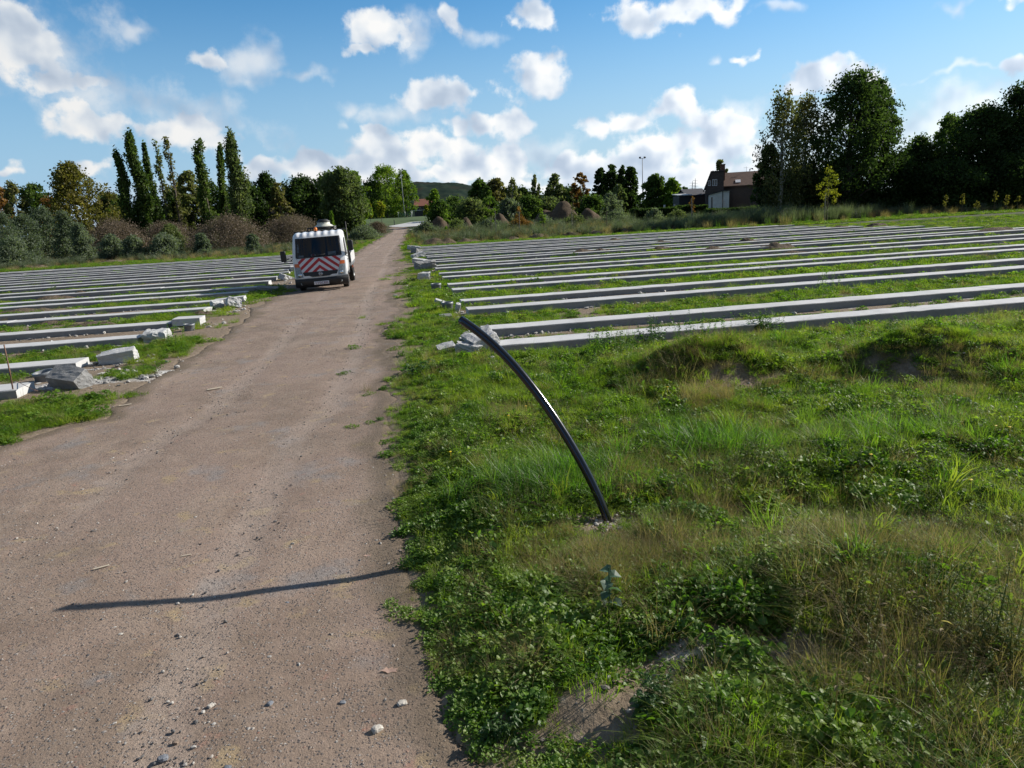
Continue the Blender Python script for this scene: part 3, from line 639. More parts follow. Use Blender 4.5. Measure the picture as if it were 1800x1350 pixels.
# ------------------------------------------------------------------ the bent pipe
B = G(1068, 915)
for _ in range(25): B = .5 * B + .5 * G(1068, 915, float(hgt(B[0], B[1])))
T = G(105, 1070, float(hgt(*G(105, 1070)[:2])))
d = ray(810, 562)
tt = np.linalg.lstsq(np.stack([d, -sdir], 1), T - CAM, rcond=None)[0]; PT = CAM + d * tt[0]
pn = np.cross(PT - B, (0, 0, 1.)); pn /= np.linalg.norm(pn)
pix = [(1068, 915), (1056, 882), (1040, 848), (1021, 812), (1000, 776), (977, 738), (950, 700), (921, 663), (887, 625), (850, 591), (810, 562)]
C_ = []
for q in pix:
    dd = ray(*q); C_.append(CAM + dd * (((B - CAM) @ pn) / (dd @ pn)))
C_ = np.array(C_); C_[0] = B
co_t = np.linspace(0, 1, len(C_)); ts = np.linspace(0, 1, 60)
fitp = [np.polyfit(co_t, C_[:, k], 4) for k in range(3)]; CL = np.stack([np.polyval(f_, ts) for f_ in fitp], -1)
CL = np.concatenate([[CL[0] + (CL[0] - CL[3]) * 1.2], CL])
PRAD = .0315
def m_pipe(t):
    co = t.n('ShaderNodeNewGeometry').outputs['Position']; f = t.noise(co, 7., 5., .7); f2 = t.noise(co, 60., 4., .7)
    c = t.mix(t.mr(f, .45, .75, 0., .5), (.0075, .0085, .010), (.024, .023, .022))
    p = t.n('ShaderNodeBsdfPrincipled', {'Base Color': c, 'Roughness': t.m('MULTIPLY_ADD', f2, .14, .11), 'Specular IOR Level': .6}); return p
root = empty('water_pipe', tuple(B)); tag(root, 'long black plastic pipe with blue stripes bending out of the grass over the track', 'pipe')
def tube_open(pts, ro, ri, nseg=28):
    V1, p1 = tube(pts, ro, nseg, False); V2, p2 = tube(pts, ri, nseg, False)
    m_ = len(pts); a = (m_ - 1) * nseg + np.arange(nseg); b_ = np.roll(a, -1)
    ring = np.stack([a, b_, b_ + len(V1), a + len(V1)], -1)
    return np.concatenate([V1, V2]), [np.concatenate([p1[0], p2[0][:, ::-1] + len(V1), ring])]
V, ps = tube_open(CL - B, PRAD, PRAD * .82); mk('pipe_wall', V, ps, mat('black polyethylene', m_pipe), True, root)
M_BLUE = simple('blue stripe', (.010, .055, .18), .35, var=.1)
tang = np.gradient(CL, axis=0); tang /= np.linalg.norm(tang, axis=1)[:, None]
nb1 = pn[None, :].repeat(len(CL), 0); nb2 = np.cross(tang, nb1)
for ang in (R(28), R(-62), R(118), R(208)):
    Vs = []
    for da in np.linspace(-.055, .055, 4):
        a = ang + da; off = nb1 * math.cos(a) + nb2 * math.sin(a); Vs.append(CL - B + off * (PRAD + .0008))
    Vs = np.stack(Vs, 1); m_, k_ = Vs.shape[:2]
    i, j = np.meshgrid(np.arange(m_ - 1), np.arange(k_ - 1), indexing='ij')
    q = np.stack([i * k_ + j, i * k_ + j + 1, (i + 1) * k_ + j + 1, (i + 1) * k_ + j], -1).reshape(-1, 4)
    mk('blue_stripe', Vs.reshape(-1, 3), q, M_BLUE, True, root)

# ------------------------------------------------------------------ herbs and grasses
nr = np.random.RandomState(3)
def blades(n_, Rad, h0, h1, w, lean, segs=3, curl=1., flat=0., r=nr):
    a = r.uniform(0, 2 * np.pi, n_); rr = Rad * np.sqrt(r.rand(n_)); bx, by = rr * np.cos(a), rr * np.sin(a)
    h = r.uniform(h0, h1, n_); az_ = np.where(r.rand(n_) < .6, a, r.uniform(0, 2 * np.pi, n_)) + r.normal(0, .5, n_)
    le = np.abs(r.normal(lean, lean * .5, n_)); ww = w * r.uniform(.6, 1.3, n_)
    t = np.linspace(0, 1, segs + 1)
    out = h[:, None] * (le[:, None] * t ** (1 + curl)); zz = h[:, None] * (t * (1 - .35 * np.minimum(le, 1.4)[:, None] * t ** 1.5)) * (1 - flat)
    px = bx[:, None] + np.cos(az_)[:, None] * out; py = by[:, None] + np.sin(az_)[:, None] * out
    tw = az_ + np.pi / 2 + r.normal(0, .6, n_)
    wd = (ww[:, None] * (1 - t) ** .7 * (.55 + .9 * t * (1 - t) * 2)) / 2; wd[:, -1] = 0
    sx, sy = np.cos(tw)[:, None] * wd, np.sin(tw)[:, None] * wd
    L = np.stack([px - sx, py - sy, zz], -1); Rr = np.stack([px + sx, py + sy, zz], -1)
    k = segs + 1
    V = np.concatenate([np.stack([L[:, :-1], Rr[:, :-1]], 2).reshape(n_, -1, 3), L[:, -1:]], 1)      # 2*segs + 1 verts
    nv = 2 * segs + 1; o_ = np.arange(n_)[:, None] * nv
    qs = [np.stack([o_[:, 0] + 2 * i, o_[:, 0] + 2 * i + 1, o_[:, 0] + 2 * i + 3, o_[:, 0] + 2 * i + 2], -1) for i in range(segs - 1)]
    tri = np.stack([o_[:, 0] + 2 * segs - 2, o_[:, 0] + 2 * segs - 1, o_[:, 0] + 2 * segs], -1)
    return V.reshape(-1, 3), ([np.concatenate(qs)] if qs else []) + [tri]
def leaves(base, dirs, ln, wd, pitch, droop=.5, r=nr):
    """oval leaves: base (n,3), dirs azimuth, pitch above the horizon; folded a little along the midrib"""
    n_ = len(base); ln = np.broadcast_to(ln, (n_,)); wd = np.broadcast_to(wd, (n_,)); pitch = np.broadcast_to(pitch, (n_,))
    d = np.stack([np.cos(dirs) * np.cos(pitch), np.sin(dirs) * np.cos(pitch), np.sin(pitch)], -1)
    s = np.stack([-np.sin(dirs), np.cos(dirs), 0 * dirs], -1); s = s + np.stack([0 * dirs, 0 * dirs, r.normal(0, .35, n_)], -1)
    dn = np.array([0, 0, -1.])
    def P_(t, k): return base + d * (ln * t)[:, None] + dn * (droop * ln * t * t)[:, None] + s * (wd * k)[:, None] + np.array([0, 0, 1.]) * (abs(k) * wd * .35)[:, None]
    V = np.stack([P_(0, 0), P_(.3, -.42), P_(.65, -.45), P_(1, 0), P_(.65, .45), P_(.3, .42), P_(.5, 0)], 1)
    o_ = np.arange(n_) * 7
    tris = np.concatenate([np.stack([o_ + 6, o_ + a, o_ + b], -1) for a, b in ((0, 1), (1, 2), (2, 3), (3, 4), (4, 5), (5, 0))])
    return V.reshape(-1, 3), [tris]
def rosette(n_, l0, l1, wf, p0, p1, r=nr, droop=.55):
    d = np.linspace(0, 6.28 * 1.6, n_) + r.normal(0, .3, n_); ln = r.uniform(l0, l1, n_)
    b = np.stack([np.cos(d) * .01, np.sin(d) * .01, 0 * d], -1)
    return leaves(b, d, ln, ln * wf, r.uniform(p0, p1, n_), droop)
def carpet(n_, Rad, h0, h1, ls, r=nr):
    a = r.uniform(0, 6.28, n_); rr = Rad * np.sqrt(r.rand(n_)); b = np.stack([rr * np.cos(a), rr * np.sin(a), r.uniform(h0, h1, n_) * (1 - .5 * (rr / Rad) ** 2)], -1)
    ln = ls * r.uniform(.6, 1.3, n_); return leaves(b, r.uniform(0, 6.28, n_), ln, ln * r.uniform(.5, .9, n_), r.uniform(-.3, .7, n_), .3)
def stems(n_, Rad, h0, h1, per, ls, r=nr, lean=.25, thick=.003):
    parts = []
    for _ in range(n_):
        a = r.uniform(0, 6.28); rr = Rad * math.sqrt(r.rand()); h = r.uniform(h0, h1); la = r.uniform(0, 6.28); le = r.normal(0, lean)
        p0 = np.array([rr * math.cos(a), rr * math.sin(a), 0]); p1 = p0 + np.array([math.cos(la) * le * h, math.sin(la) * le * h, h]); pm = (p0 + p1) / 2 + np.array([0, 0, h * .06])
        parts.append(tube([p0, pm, p1], [thick, thick * .8, thick * .4], 3, False))
        t = r.uniform(.15, 1, per); b = p0 + (p1 - p0) * t[:, None]; ln = ls * (1.2 - .6 * t) * r.uniform(.6, 1.3, per)
        parts.append(leaves(b, r.uniform(0, 6.28, per), ln, ln * .38, r.uniform(-.1, .8, per), .4))
    return merge(parts)
GREEN1 = leafy('lawn grass', [(.062,.125,.008),(.125,.205,.014),(.220,.255,.036)], .48, .05, .6, 1.1, True)
GREEN2 = leafy('rank grass', [(.044,.110,.011),(.082,.170,.015),(.145,.220,.028)], .46, .07, .6, .8, True)
GREEN3 = leafy('ground herbs', [(.048,.112,.011),(.094,.180,.016),(.165,.230,.032)], .42, .06, .6, 1.5, True)
LIME = leafy('yellow green grass', [(0.082, 0.130, 0.018), (0.130, 0.173, 0.024), (0.182, 0.202, 0.034)], .5, .05, .5, 1., True)
STRAW = leafy('dry grass', [(0.110, 0.094, 0.039), (0.209, 0.165, 0.083), (0.330, 0.264, 0.154)], .35, .04, .5, 1.6, True)
WEED = leafy('weed leaves', [(0.060, 0.090, 0.022), (0.102, 0.132, 0.034), (0.168, 0.168, 0.054)], .4, .05, .5, 1.5, True)
GREY = leafy('grey green leaves', [(.045, .070, .040), (.080, .105, .062), (.13, .15, .10)], .36, .08, .5, .5, True)
BROWN = leafy('withered stalks', [(.055, .036, .024), (.105, .070, .045), (.16, .11, .07)], .2, .03, .5, 1., True)
CL = []
def clump(name, VP, m):
    o = mk('sward_%s' % name, VP[0], VP[1], m, link=False); CL.append(o); return len(CL) - 1
for k in 'ab': clump('00lawn' + k, blades(105, .13, .05, .13, .0062, .7, 2), GREEN1)                       # 0 1
for k in 'ab': clump('02mid' + k, blades(85, .13, .09, .22, .0068, .85, 3, 1.1), GREEN1)                   # 2 3
for k in 'ab': clump('04rank' + k, blades(70, .13, .20, .42, .0085, .75, 4, 1.2), GREEN2)                  # 4 5
for k in 'ab': clump('06straw' + k, blades(110, .12, .10, .34, .0032, .8, 3, 1.2), STRAW)                  # 6 7
for k in 'ab': clump('08carpet' + k, carpet(150, .16, .015, .085, .036), GREEN3)                           # 8 9
clump('10rosette', rosette(14, .10, .24, .26, .25, .9), GREEN3)                                             # 10
clump('11dandelion', rosette(22, .08, .17, .20, .15, .8), GREEN2)                                           # 11
clump('12weed', stems(9, .12, .15, .42, 22, .035), WEED)                                                    # 12
clump('13reed', blades(26, .12, .25, .55, .017, .6, 4, 1.3), LIME)                                          # 13
clump('14stalks', blades(40, .18, .25, .62, .0030, .55, 3, .8), STRAW)                                      # 14
clump('15thatch', blades(90, .20, .10, .26, .0035, 1.6, 3, .7, .72), STRAW)                                 # 15
clump('16herb', merge([carpet(110, .15, .02, .14, .046), stems(5, .1, .08, .2, 12, .04)]), GREEN3)          # 16
clump('17bigweed', stems(14, .26, .35, .75, 34, .06, lean=.2), GREEN2)                                      # 17
clump('18nettle', stems(20, .5, .6, 1.25, 38, .12, lean=.15, thick=.006), GREY)                             # 18
clump('19tallstraw', blades(170, .5, .5, 1.15, .012, .35, 3, 1.2), STRAW)                                   # 19
clump('20tuft', merge([blades(90, .24, .08, .22, .010, .7, 2), carpet(60, .24, .02, .09, .05)]), GREEN1)    # 20
clump('21tuftherb', carpet(130, .27, .02, .15, .06), GREEN3)                                                # 21
clump('22reedbed', blades(170, .5, .8, 1.7, .022, .25, 3, 1.2), GREY)                                       # 22
clump('23brown', stems(26, .5, .4, 1.0, 26, .06, lean=.25, thick=.006), BROWN)                              # 23
clump('24limetuft', blades(90, .15, .08, .20, .006, .8, 3), LIME)                                           # 24
clump('25fine', blades(150, .13, .14, .34, .0022, .7, 3, 1.1), STRAW)                                       # 25
clump('26finegreen', blades(140, .13, .10, .26, .0026, .7, 3, 1.1), GREEN1)                                 # 26
clump('27dockrow', rosette(10, .16, .30, .30, .4, 1.1, droop=.7), GREEN2)                                   # 27
CC = bpy.data.collections.new('sward pieces')
for c_ in CL: CC.objects.link(c_)

def gn_scatter(name, pts, idx, scl, rot, label, cat):
    me = bpy.data.meshes.new(name); me.vertices.add(len(pts)); me.vertices.foreach_set('co', pts.astype(np.float32).ravel())
    me.attributes.new('idx', 'INT', 'POINT').data.foreach_set('value', idx.astype(np.int32))
    me.attributes.new('scl', 'FLOAT_VECTOR', 'POINT').data.foreach_set('vector', scl.astype(np.float32).ravel())
    me.attributes.new('rot', 'FLOAT_VECTOR', 'POINT').data.foreach_set('vector', rot.astype(np.float32).ravel())
    o = bpy.data.objects.new(name, me); COL.objects.link(o)
    ng = bpy.data.node_groups.new(name, 'GeometryNodeTree')
    ng.interface.new_socket('Geometry', in_out='INPUT', socket_type='NodeSocketGeometry'); ng.interface.new_socket('Geometry', in_out='OUTPUT', socket_type='NodeSocketGeometry')
    N_ = ng.nodes; gi = N_.new('NodeGroupInput'); go = N_.new('NodeGroupOutput'); ip = N_.new('GeometryNodeInstanceOnPoints')
    ci = N_.new('GeometryNodeCollectionInfo'); ci.inputs['Collection'].default_value = CC; ci.inputs['Separate Children'].default_value = True; ci.inputs['Reset Children'].default_value = True
    def na_(k, ty):
        q = N_.new('GeometryNodeInputNamedAttribute'); q.data_type = ty; q.inputs['Name'].default_value = k; return q.outputs[0]
    Lk = ng.links.new
    Lk(gi.outputs[0], ip.inputs['Points']); Lk(ci.outputs[0], ip.inputs['Instance']); ip.inputs['Pick Instance'].default_value = True
    Lk(na_('idx', 'INT'), ip.inputs['Instance Index']); Lk(na_('rot', 'FLOAT_VECTOR'), ip.inputs['Rotation']); Lk(na_('scl', 'FLOAT_VECTOR'), ip.inputs['Scale'])
    Lk(ip.outputs[0], go.inputs[0])
    md = o.modifiers.new('scatter', 'NODES'); md.node_group = ng
    return tag(o, label, cat, kind='stuff')
def in_view(x, y, z=0., mx=120):
    P_ = np.stack([x, y, np.full_like(x, z) - HC], -1); zz = P_ @ fw
    ix = 900 + F * (P_ @ rt) / np.maximum(zz, .1); iy = 675 - F * (P_ @ up) / np.maximum(zz, .1)
    return (zz > .3) & (ix > -mx - 60 / zz) & (ix < 1800 + mx + 60 / zz) & (iy < 1350 + mx * 1.6 + 300 / zz)
def pick(u, table):
    """table: list of (clump id, weight array)"""
    Wt = np.stack([np.maximum(w_, 0) + 0 * u for _, w_ in table], -1); Wt = np.cumsum(Wt, -1); Wt /= Wt[:, -1:] + 1e-9
    k = (u[:, None] > Wt).sum(-1); return np.array([t_[0] for t_ in table])[np.clip(k, 0, len(table) - 1)]
def emit(name, x, y, idx, smin, smax, label, cat, tilt=.16, sz=None, seed=0, sc=None):
    r = np.random.RandomState(seed); s = r.uniform(smin, smax, len(x)) * (1 if sc is None else sc)
    scl = np.stack([s * r.uniform(.85, 1.15, len(x)), s * r.uniform(.85, 1.15, len(x)), s * (r.uniform(.75, 1.2, len(x)) if sz is None else sz)], -1)
    rot = np.stack([r.normal(0, tilt, len(x)), r.normal(0, tilt, len(x)), r.uniform(0, 6.28, len(x))], -1)
    return gn_scatter(name, np.stack([x, y, hgt(x, y) - .012], -1), idx, scl, rot, label, cat)
TALL = (12, 14, 17, 4, 5, 13, 16, 11, 27, 3, 2)
gs = lambda x, y, a, b, sx, sy: np.exp(-((x - a) / sx) ** 2 - ((y - b) / sy) ** 2)
# near bank
r = np.random.RandomState(21); n0 = 64000
y = 1.6 + 11.6 * r.rand(n0) ** 1.25; x = xr(y) - .6 + (y * .86 + 3.2) * r.rand(n0)
u_, v_ = xy2uv(x, y); keep = (v_ < 11.62) & in_view(x, y, .2) & (r.rand(n0) < green(x, y) * (.55 + .45 * ss(8 - y, 0, 4)) + .04 * (d_track(x, y) < 0)); x, y = x[keep], y[keep]
A = fbm(x * .8, y * .8, 51, 3); Bn = fbm(x * .9, y * .9, 52, 3); Cn = fbm(x * 1.1, y * 1.1, 53, 3); Dn = fbm(x * .6, y * .6, 54, 3); du = x - xr(y)
near = 1 - ss(y, 4.6, 7)
dry = gs(x, y, .65, 4.15, .5, .45) * 2.2 + gs(x, y, 1.75, 3.0, .6, .5) * .9 + gs(x, y, 2.3, 3.4, .9, .6) * .4 + gs(x, y, 2.5, 8.6, .8, .6) * 1.3 + gs(x, y, 4.75, 8.3, .8, .5) * 1.5 + gs(x, y, 1.3, 5.0, .6, .4) * .7 + np.clip(Bn - .08, 0, 1) * 1.5 + gs(x, y, 2.4, 4., .8, .5) * .5
lush = gs(x, y, .25, 5.35, .45, .35) * 3. + gs(x, y, 3.0, 6.3, .9, .5) + gs(x, y, 2.1, 6.2, .5, .4) * 1.2
lime = gs(x, y, 1.25, 5.0, .35, .28) * 2.5 + gs(x, y, 3.0, 4.4, .7, .6) * 1.6 + gs(x, y, 3.6, 5.8, .9, .5) * .7
rim = np.exp(-((du - .3) / .6) ** 2) * (1 - ss(y, 6, 9)) + gs(x, y, .4, 3.4, .8, .55) * 1.4
cp = lambda q: np.clip(q, 0, 1)
tab = [(0, 1.2 * (1 - near * .4) + A), (1, 1.1 * (1 - near * .4) + A), (2, .24 + cp(Cn) * .8), (3, .16 + cp(Cn) * .7), (26, .16 + cp(A) * .6), (4, .008 + lush * .4 + .5 * cp(Cn - .2)), (5, .006 + lush * .35), (6, .05 + dry * .40), (7, .04 + dry * .30), (25, .03 + dry * .40),
       (15, .06 + dry * .6), (14, .002 + dry * .04), (8, .38 + rim * 1.7 + near * .6 + cp(Dn) * 2.2), (9, .34 + rim * 1.5 + near * .5 + cp(Dn) * 1.9), (16, .34 + rim * .6 + near * .8 + cp(Dn) * 1.6), (11, .22 + .1 * rim + .16 * near), (10, .09 + 0 * x), (27, .03 + .03 * near),
       (12, .012 + gs(x, y, 1.75, 3.1, .6, .5) * .2 + near * .03), (13, .0 + lime * .03 + lush * .015), (24, .12 + lime * .9), (17, .002 * (y > 7.5) + gs(x, y, 1.9, 10.6, 1.1, .5) * .05)]
idx = pick(r.rand(len(x)), tab)
tl_ = np.isin(idx, TALL) & ((np.hypot(x - B[0] + .12, y - B[1] + .40) < .62) | ((np.abs(x - B[0] * y / B[1]) < .25) & (y < 5))); idx[tl_] = 0
emit('grass', x, y, idx, .62, 1.25, 'rank green and straw coloured grass with low herbs in front of the beams', 'grass', .2, seed=1, sc=(.66 + .62 * np.clip(fbm(x * 1.1, y * 1.1, 57, 3) + .35, 0, 1)) * (.62 + .38 * ss(du, .1, .9)) * (1 - .5 * gs(x, y, B[0] - .08, B[1] - .3, .35, .38)) * .92)
# fields, row ends and left verge
r = np.random.RandomState(22); n0 = 150000
D = 7.5 + 56 * r.rand(n0) ** 1.25; x = D * r.uniform(-.86, .82, n0); y = D
u_, v_ = xy2uv(x, y); gg = green(x, y); keep = ((v_ > 11.2) | (x < xl(y) + .2)) & (v_ < 62.5) & in_view(x, y) & (r.rand(n0) < gg * (.62 - .34 * ss(D, 12, 45)) * np.where(np.abs(x - xl(y)) < 1, 1.3, 1)); x, y, D = x[keep], y[keep], D[keep]
A = fbm(x * .5, y * .5, 61, 3); Bn = fbm(x * .45, y * .45, 62, 3); fr = ss(D, 14, 26)
tab = [(0, (1 - fr) * (.7 + A)), (2, (1 - fr) * (.6 - A)), (26, (1 - fr) * .4), (8, (1 - fr) * .7), (16, (1 - fr) * (.5 + Bn)), (20, .12 + fr * (.8 + A)), (21, .12 + fr * (.6 - A)), (6, .10 + np.clip(Bn, 0, 1) * .5), (11, .12 * (1 - fr)), (17, .0015 * (1 - fr)), (24, .12 + .1 * A), (15, .04 + np.clip(Bn, 0, 1) * .3)]
idx = pick(r.rand(len(x)), tab)
emit('low_weeds', x, y, idx, .6, 1.15, 'low green weeds and grass growing between the concrete beams', 'weeds', .15, seed=2, sc=.85 + .35 * fr, sz=np.random.RandomState(5).uniform(.6, 1.1, len(x)) * (1 - .5 * ss(D, 18, 34)))
# verge beyond the fields: bright low green, then dry and reedy tall growth
r = np.random.RandomState(23); n0 = 52000
D = 58 + 62 * r.rand(n0) ** 1.5; x = D * r.uniform(-.9, .86, n0); y = D; u_, v_ = xy2uv(x, y); dtr = d_track(x, y)
right = x > xr(y)
A = fbm(x * .10, y * .10, 71, 3); Bn = fbm(x * .22, y * .22, 72, 3)
keep = (v_ > 61.3) & (dtr < -.3) & in_view(x, y, .5) & (r.rand(n0) < .95); x, y, D, v_, dtr, right, A, Bn = [q[keep] for q in (x, y, D, v_, dtr, right, A, Bn)]
low = (1 - ss(v_, 65, 71 + 0 * v_)) + .8 * (1 - ss(-dtr, 1., 3.5)) + np.where(right, 0, .55 * np.clip(Bn * 3, 0, 1))
tall = 1 - np.clip(low, 0, 1); pxr = x / y
reed = np.where(right, .10 + gs(pxr, 0, .38, 0, .15, 1) * 1.3, .08 + .5 * np.clip(A * 3, 0, 1)); dryt = np.where(right, .5 + np.clip(-A * 3, -.3, 1) + 1.2 * (pxr > .5), .5 + np.clip(-A * 2, -.2, 1))
tab = [(20, low * 1.0), (21, low * .9), (17, low * .10 + tall * .15), (19, tall * dryt * .8 + low * .05), (22, tall * reed), (18, tall * (reed * .6 + .25)), (23, tall * .3 * (.6 + Bn)), (6, low * .12)]
idx = pick(r.rand(len(x)), tab)
sel = r.rand(len(x)) < np.where((idx == 20) | (idx == 21), 1., .5); x, y, idx, D = x[sel], y[sel], idx[sel], D[sel]
emit('rough_growth', x, y, idx, .75, 1.35, 'tall dry grass, reeds and weeds beyond the beam fields', 'rough growth', .12, seed=4, sc=np.where((idx == 20) | (idx == 21), 1.1, np.where(x > xr(y), .58 + .30 * ss(D, 78, 92) * (x / y < .18) + .42 * gs(x / y, 0, .40, 0, .16, 1), .55)) * np.where(x < xl(y), .75, 1))
# dandelion flowers, a few single broad leaved plants
M_YEL = simple('yellow petals', (.80, .55, .02), .6)
fl = []
for (px, py) in [(926, 752), (896, 771), (1173, 716), (794, 827), (1128, 592), (1380, 604), (1270, 590), (1695, 612), (1562, 916), (1743, 810), (1768, 812), (1700, 905), (1526, 868)]:
    g = G(px, py); z = float(hgt(g[0], g[1])); s = .016
    a = np.linspace(0, 6.28, 13)[:-1]
    fl.append((np.concatenate([[[0, 0, .006]], np.stack([np.cos(a) * s * np.where(np.arange(12) % 2, .7, 1), np.sin(a) * s * np.where(np.arange(12) % 2, .7, 1), 0 * a + .002], -1)]) + [g[0], g[1], z + .13], np.array([(0, 1 + i, 1 + (i + 1) % 12) for i in range(12)])))
    fl.append(tube([(g[0], g[1], z - .01), (g[0] + .004, g[1], z + .13)], .0018, 4))
V, ps = merge(fl); tag(mk('dandelion_flowers', V, ps, M_YEL), 'yellow dandelion heads dotted through the grass', 'flowers', kind='stuff')
DOCK = leafy('dock leaves', [(.026,.070,.013),(.045,.100,.017),(.075,.135,.025)], .42, .08, .6, 6.); BLUEL = leafy('bluish leaves', [(.055, .105, .065), (.085, .14, .09)], .3, .1, .5, 6.)
def plant(px, py, VP, m, label, name='leafy_plant', cat='plant', sc=1.):
    g = G(px, py); z = float(hgt(g[0], g[1])); g = G(px, py, z); o = mk(name, VP[0] * sc, VP[1], m, loc=(g[0], g[1], z - .01)); o.rotation_euler = (0, 0, rnd.uniform(0, 6)); return tag(o, label, cat)
plant(1150, 985, rosette(11, .14, .26, .26, .3, 1.0), DOCK, 'broad leaved dock rosette in the dry grass below the pipe foot')
b = np.array([(.01 * math.sin(i * 2.4), .01 * math.cos(i * 2.4), .03 + i * .024) for i in range(10)])
plant(1072, 1075, merge([leaves(b, np.arange(10) * 2.2, .085, .075, .35), tube([(0, 0, 0), (0, 0, .28)], .004, 5)]), BLUEL, 'bluish round leaved seedling standing in brown grass', 'seedling')
plant(1162, 1248, stems(16, .10, .08, .2, 16, .055), DOCK, 'bushy bright green herb on the bare gravelly patch near the bottom')
plant(890, 1300, stems(14, .10, .06, .16, 14, .045), DOCK, 'small bushy herb by the bare soil at the bottom rim of the track')
plant(1415, 645, rosette(24, .15, .30, .22, .3, 1.1), DOCK, 'dark thistle like rosette on the lit slope below the first beam')
plant(1360, 850, rosette(26, .15, .28, .16, .3, 1.), DOCK, 'spiky green rosette in the middle of the grassy bank')
plant(1560, 875, merge([carpet(160, .24, .03, .15, .05)]), GREEN3, 'low dark leafy herb clump at the right of the bank')
plant(1578, 590, stems(20, .25, .1, .32, 26, .07), DOCK, 'leafy dark weed clump close to the first beam')
plant(1080, 622, stems(26, .4, .15, .45, 30, .08), DOCK, 'tall leafy weed bush in front of the first beam')
plant(1150, 610, stems(16, .2, .2, .6, 34, .07), DOCK, 'slender weed standing against the first beam')
plant(1345, 585, stems(22, .3, .15, .45, 30, .07), DOCK, 'dense green weed leaning on the beam edge')
plant(1590, 552, stems(12, .25, .1, .3, 24, .06), WEED, 'sparse weed poking over the first beam')
plant(745, 655, carpet(240, .35, .03, .2, .07), DOCK, 'low bright herb patch at the track rim beyond the pipe tip')
plant(870, 985, rosette(14, .10, .2, .3, .8, 1.4, droop=.3), DOCK, 'upright broad green leaves left of the pipe foot')
plant(1560, 1290, stems(7, .25, .35, .75, 4, .05, lean=.35, thick=.0025), STRAW, 'thin dead stalks arching over the dark corner weeds', 'dead_stalks', 'stalks')
plant(1640, 1090, stems(14, .30, .18, .40, 30, .026, lean=.4), WEED, 'straggly yellowish small leaved weed in the near corner', 'straggly_weed', 'weed')
plant(1470, 1120, stems(11, .26, .16, .36, 26, .024, lean=.4), WEED, 'paler straggly weed with purplish seed heads beside it', 'straggly_weed', 'weed')

# ------------------------------------------------------------------ the truck
M_WHITE = simple('white lorry paint', (.74, .75, .76), .35, var=.05, scale=3., coat=.3); M_RED = simple('red reflective film', (.42, .018, .022), .4, var=.08); M_FILM = simple('white reflective film', (.62, .64, .68), .4, var=.05)
M_BLK = simple('black plastic', (.018, .019, .021), .55, var=.3); M_TYRE = simple('tyre rubber', (.022, .021, .020), .85, var=.4, scale=20); M_STEEL = simple('dull steel', (.30, .31, .32), .45, metal=.8)
M_LAMP = simple('lamp glass', (.24, .26, .27), .12, var=.25, scale=14, spec=.8); M_AMBER = simple('amber lens', (.62, .14, .03), .3, var=.12); M_BEACON = simple('orange beacon', (.85, .22, .02), .3, var=.08)
M_CHROME = simple('chrome', (.7, .71, .72), .2, metal=1.); M_CREAM = simple('cream tank plastic', (.60, .60, .52), .5, var=.08); M_PAPER = simple('paper', (.72, .82, .88), .7); M_RUBY = simple('plate ink', (.16, .03, .08), .6); M_SEAT = simple('dark seat cloth', (.035, .037, .042), .8)
def m_glass(t):
    fr = t.n('ShaderNodeFresnel', {'IOR': 1.6}); a = t.n('ShaderNodeBsdfTransparent', {'Color': (.52, .56, .58, 1)}); b_ = t.n('ShaderNodeBsdfGlossy', {'Color': (1, 1, 1, 1), 'Roughness': .03})
    return t.n('ShaderNodeMixShader', {0: fr, 1: a.outputs[0], 2: b_.outputs[0]})
M_GLASS = mat('tinted glass', m_glass)
TY_ = R(8.7); truck = empty('utility_truck', (-6.75, 26.3, -.045), TY_); truck.rotation_euler = (R(.3), R(-1.7), TY_)
tag(truck, 'small white flatbed truck with red and white chevrons parked half on the verge', 'truck')
yfz = [(.18, .06), (.30, -.02), (.50, -.04), (.62, -.02), (.75, .015), (1.22, .10), (1.26, .12), (1.93, .50), (2.03, .60), (2.10, .74), (2.125, .9)]
def yf(z): return np.interp(z, [q[0] for q in yfz], [q[1] for q in yfz])
def taper(z): return 1 - .05 * ss(z, 1.2, 2.1)
HWd = .94
def cab(x, z, off=0.):
    x = np.asarray(x, float); z = np.asarray(z, float)
    return np.stack([x * taper(z), yf(z) + .13 * (np.abs(x) / HWd) ** 4 - off, z + 0 * x], -1)
prof = [(yf(z), z) for z in (.50, .56, .62, .70, .80, 1.0, 1.22, 1.26, 1.5, 1.75, 1.93, 1.98, 2.03, 2.07, 2.10, 2.125)] + [(1.2, 2.14), (1.55, 2.14), (1.78, 2.10), (1.86, 2.02), (1.88, 1.2), (1.88, .62), (1.5, .56), (.45, .52)]
xs = np.concatenate([[-HWd, -HWd * .995, -HWd * .97, -HWd * .93], np.linspace(-.84, .84, 71), [HWd * .93, HWd * .97, HWd * .995, HWd]])
V = []
for x in xs:
    e = abs(x) / HWd; ins = .055 * max(0, (e - .90) / .10) ** 2
    for (y0, z0) in prof:
        yy, zz = y0, z0
        if zz > 1.9: zz = zz - ins * 1.1
        if y0 < 1.0: yy = y0 + .13 * e ** 4
        if y0 > 1.7: yy -= ins
        if 2.0 < z0: zz += .016 * math.cos(x / HWd * math.pi * 7.0) * (1 - ss(e, .8, .95))
        V.append((x * taper(z0), yy, zz))
K = len(prof); nX = len(xs); i, j = np.meshgrid(np.arange(nX - 1), np.arange(K), indexing='ij'); j2 = (j + 1) % K
q = np.stack([i * K + j, (i + 1) * K + j, (i + 1) * K + j2, i * K + j2], -1).reshape(-1, 4)
cz = np.array(V)
fc = cz[q].mean(1)                                                # leave openings for the glass
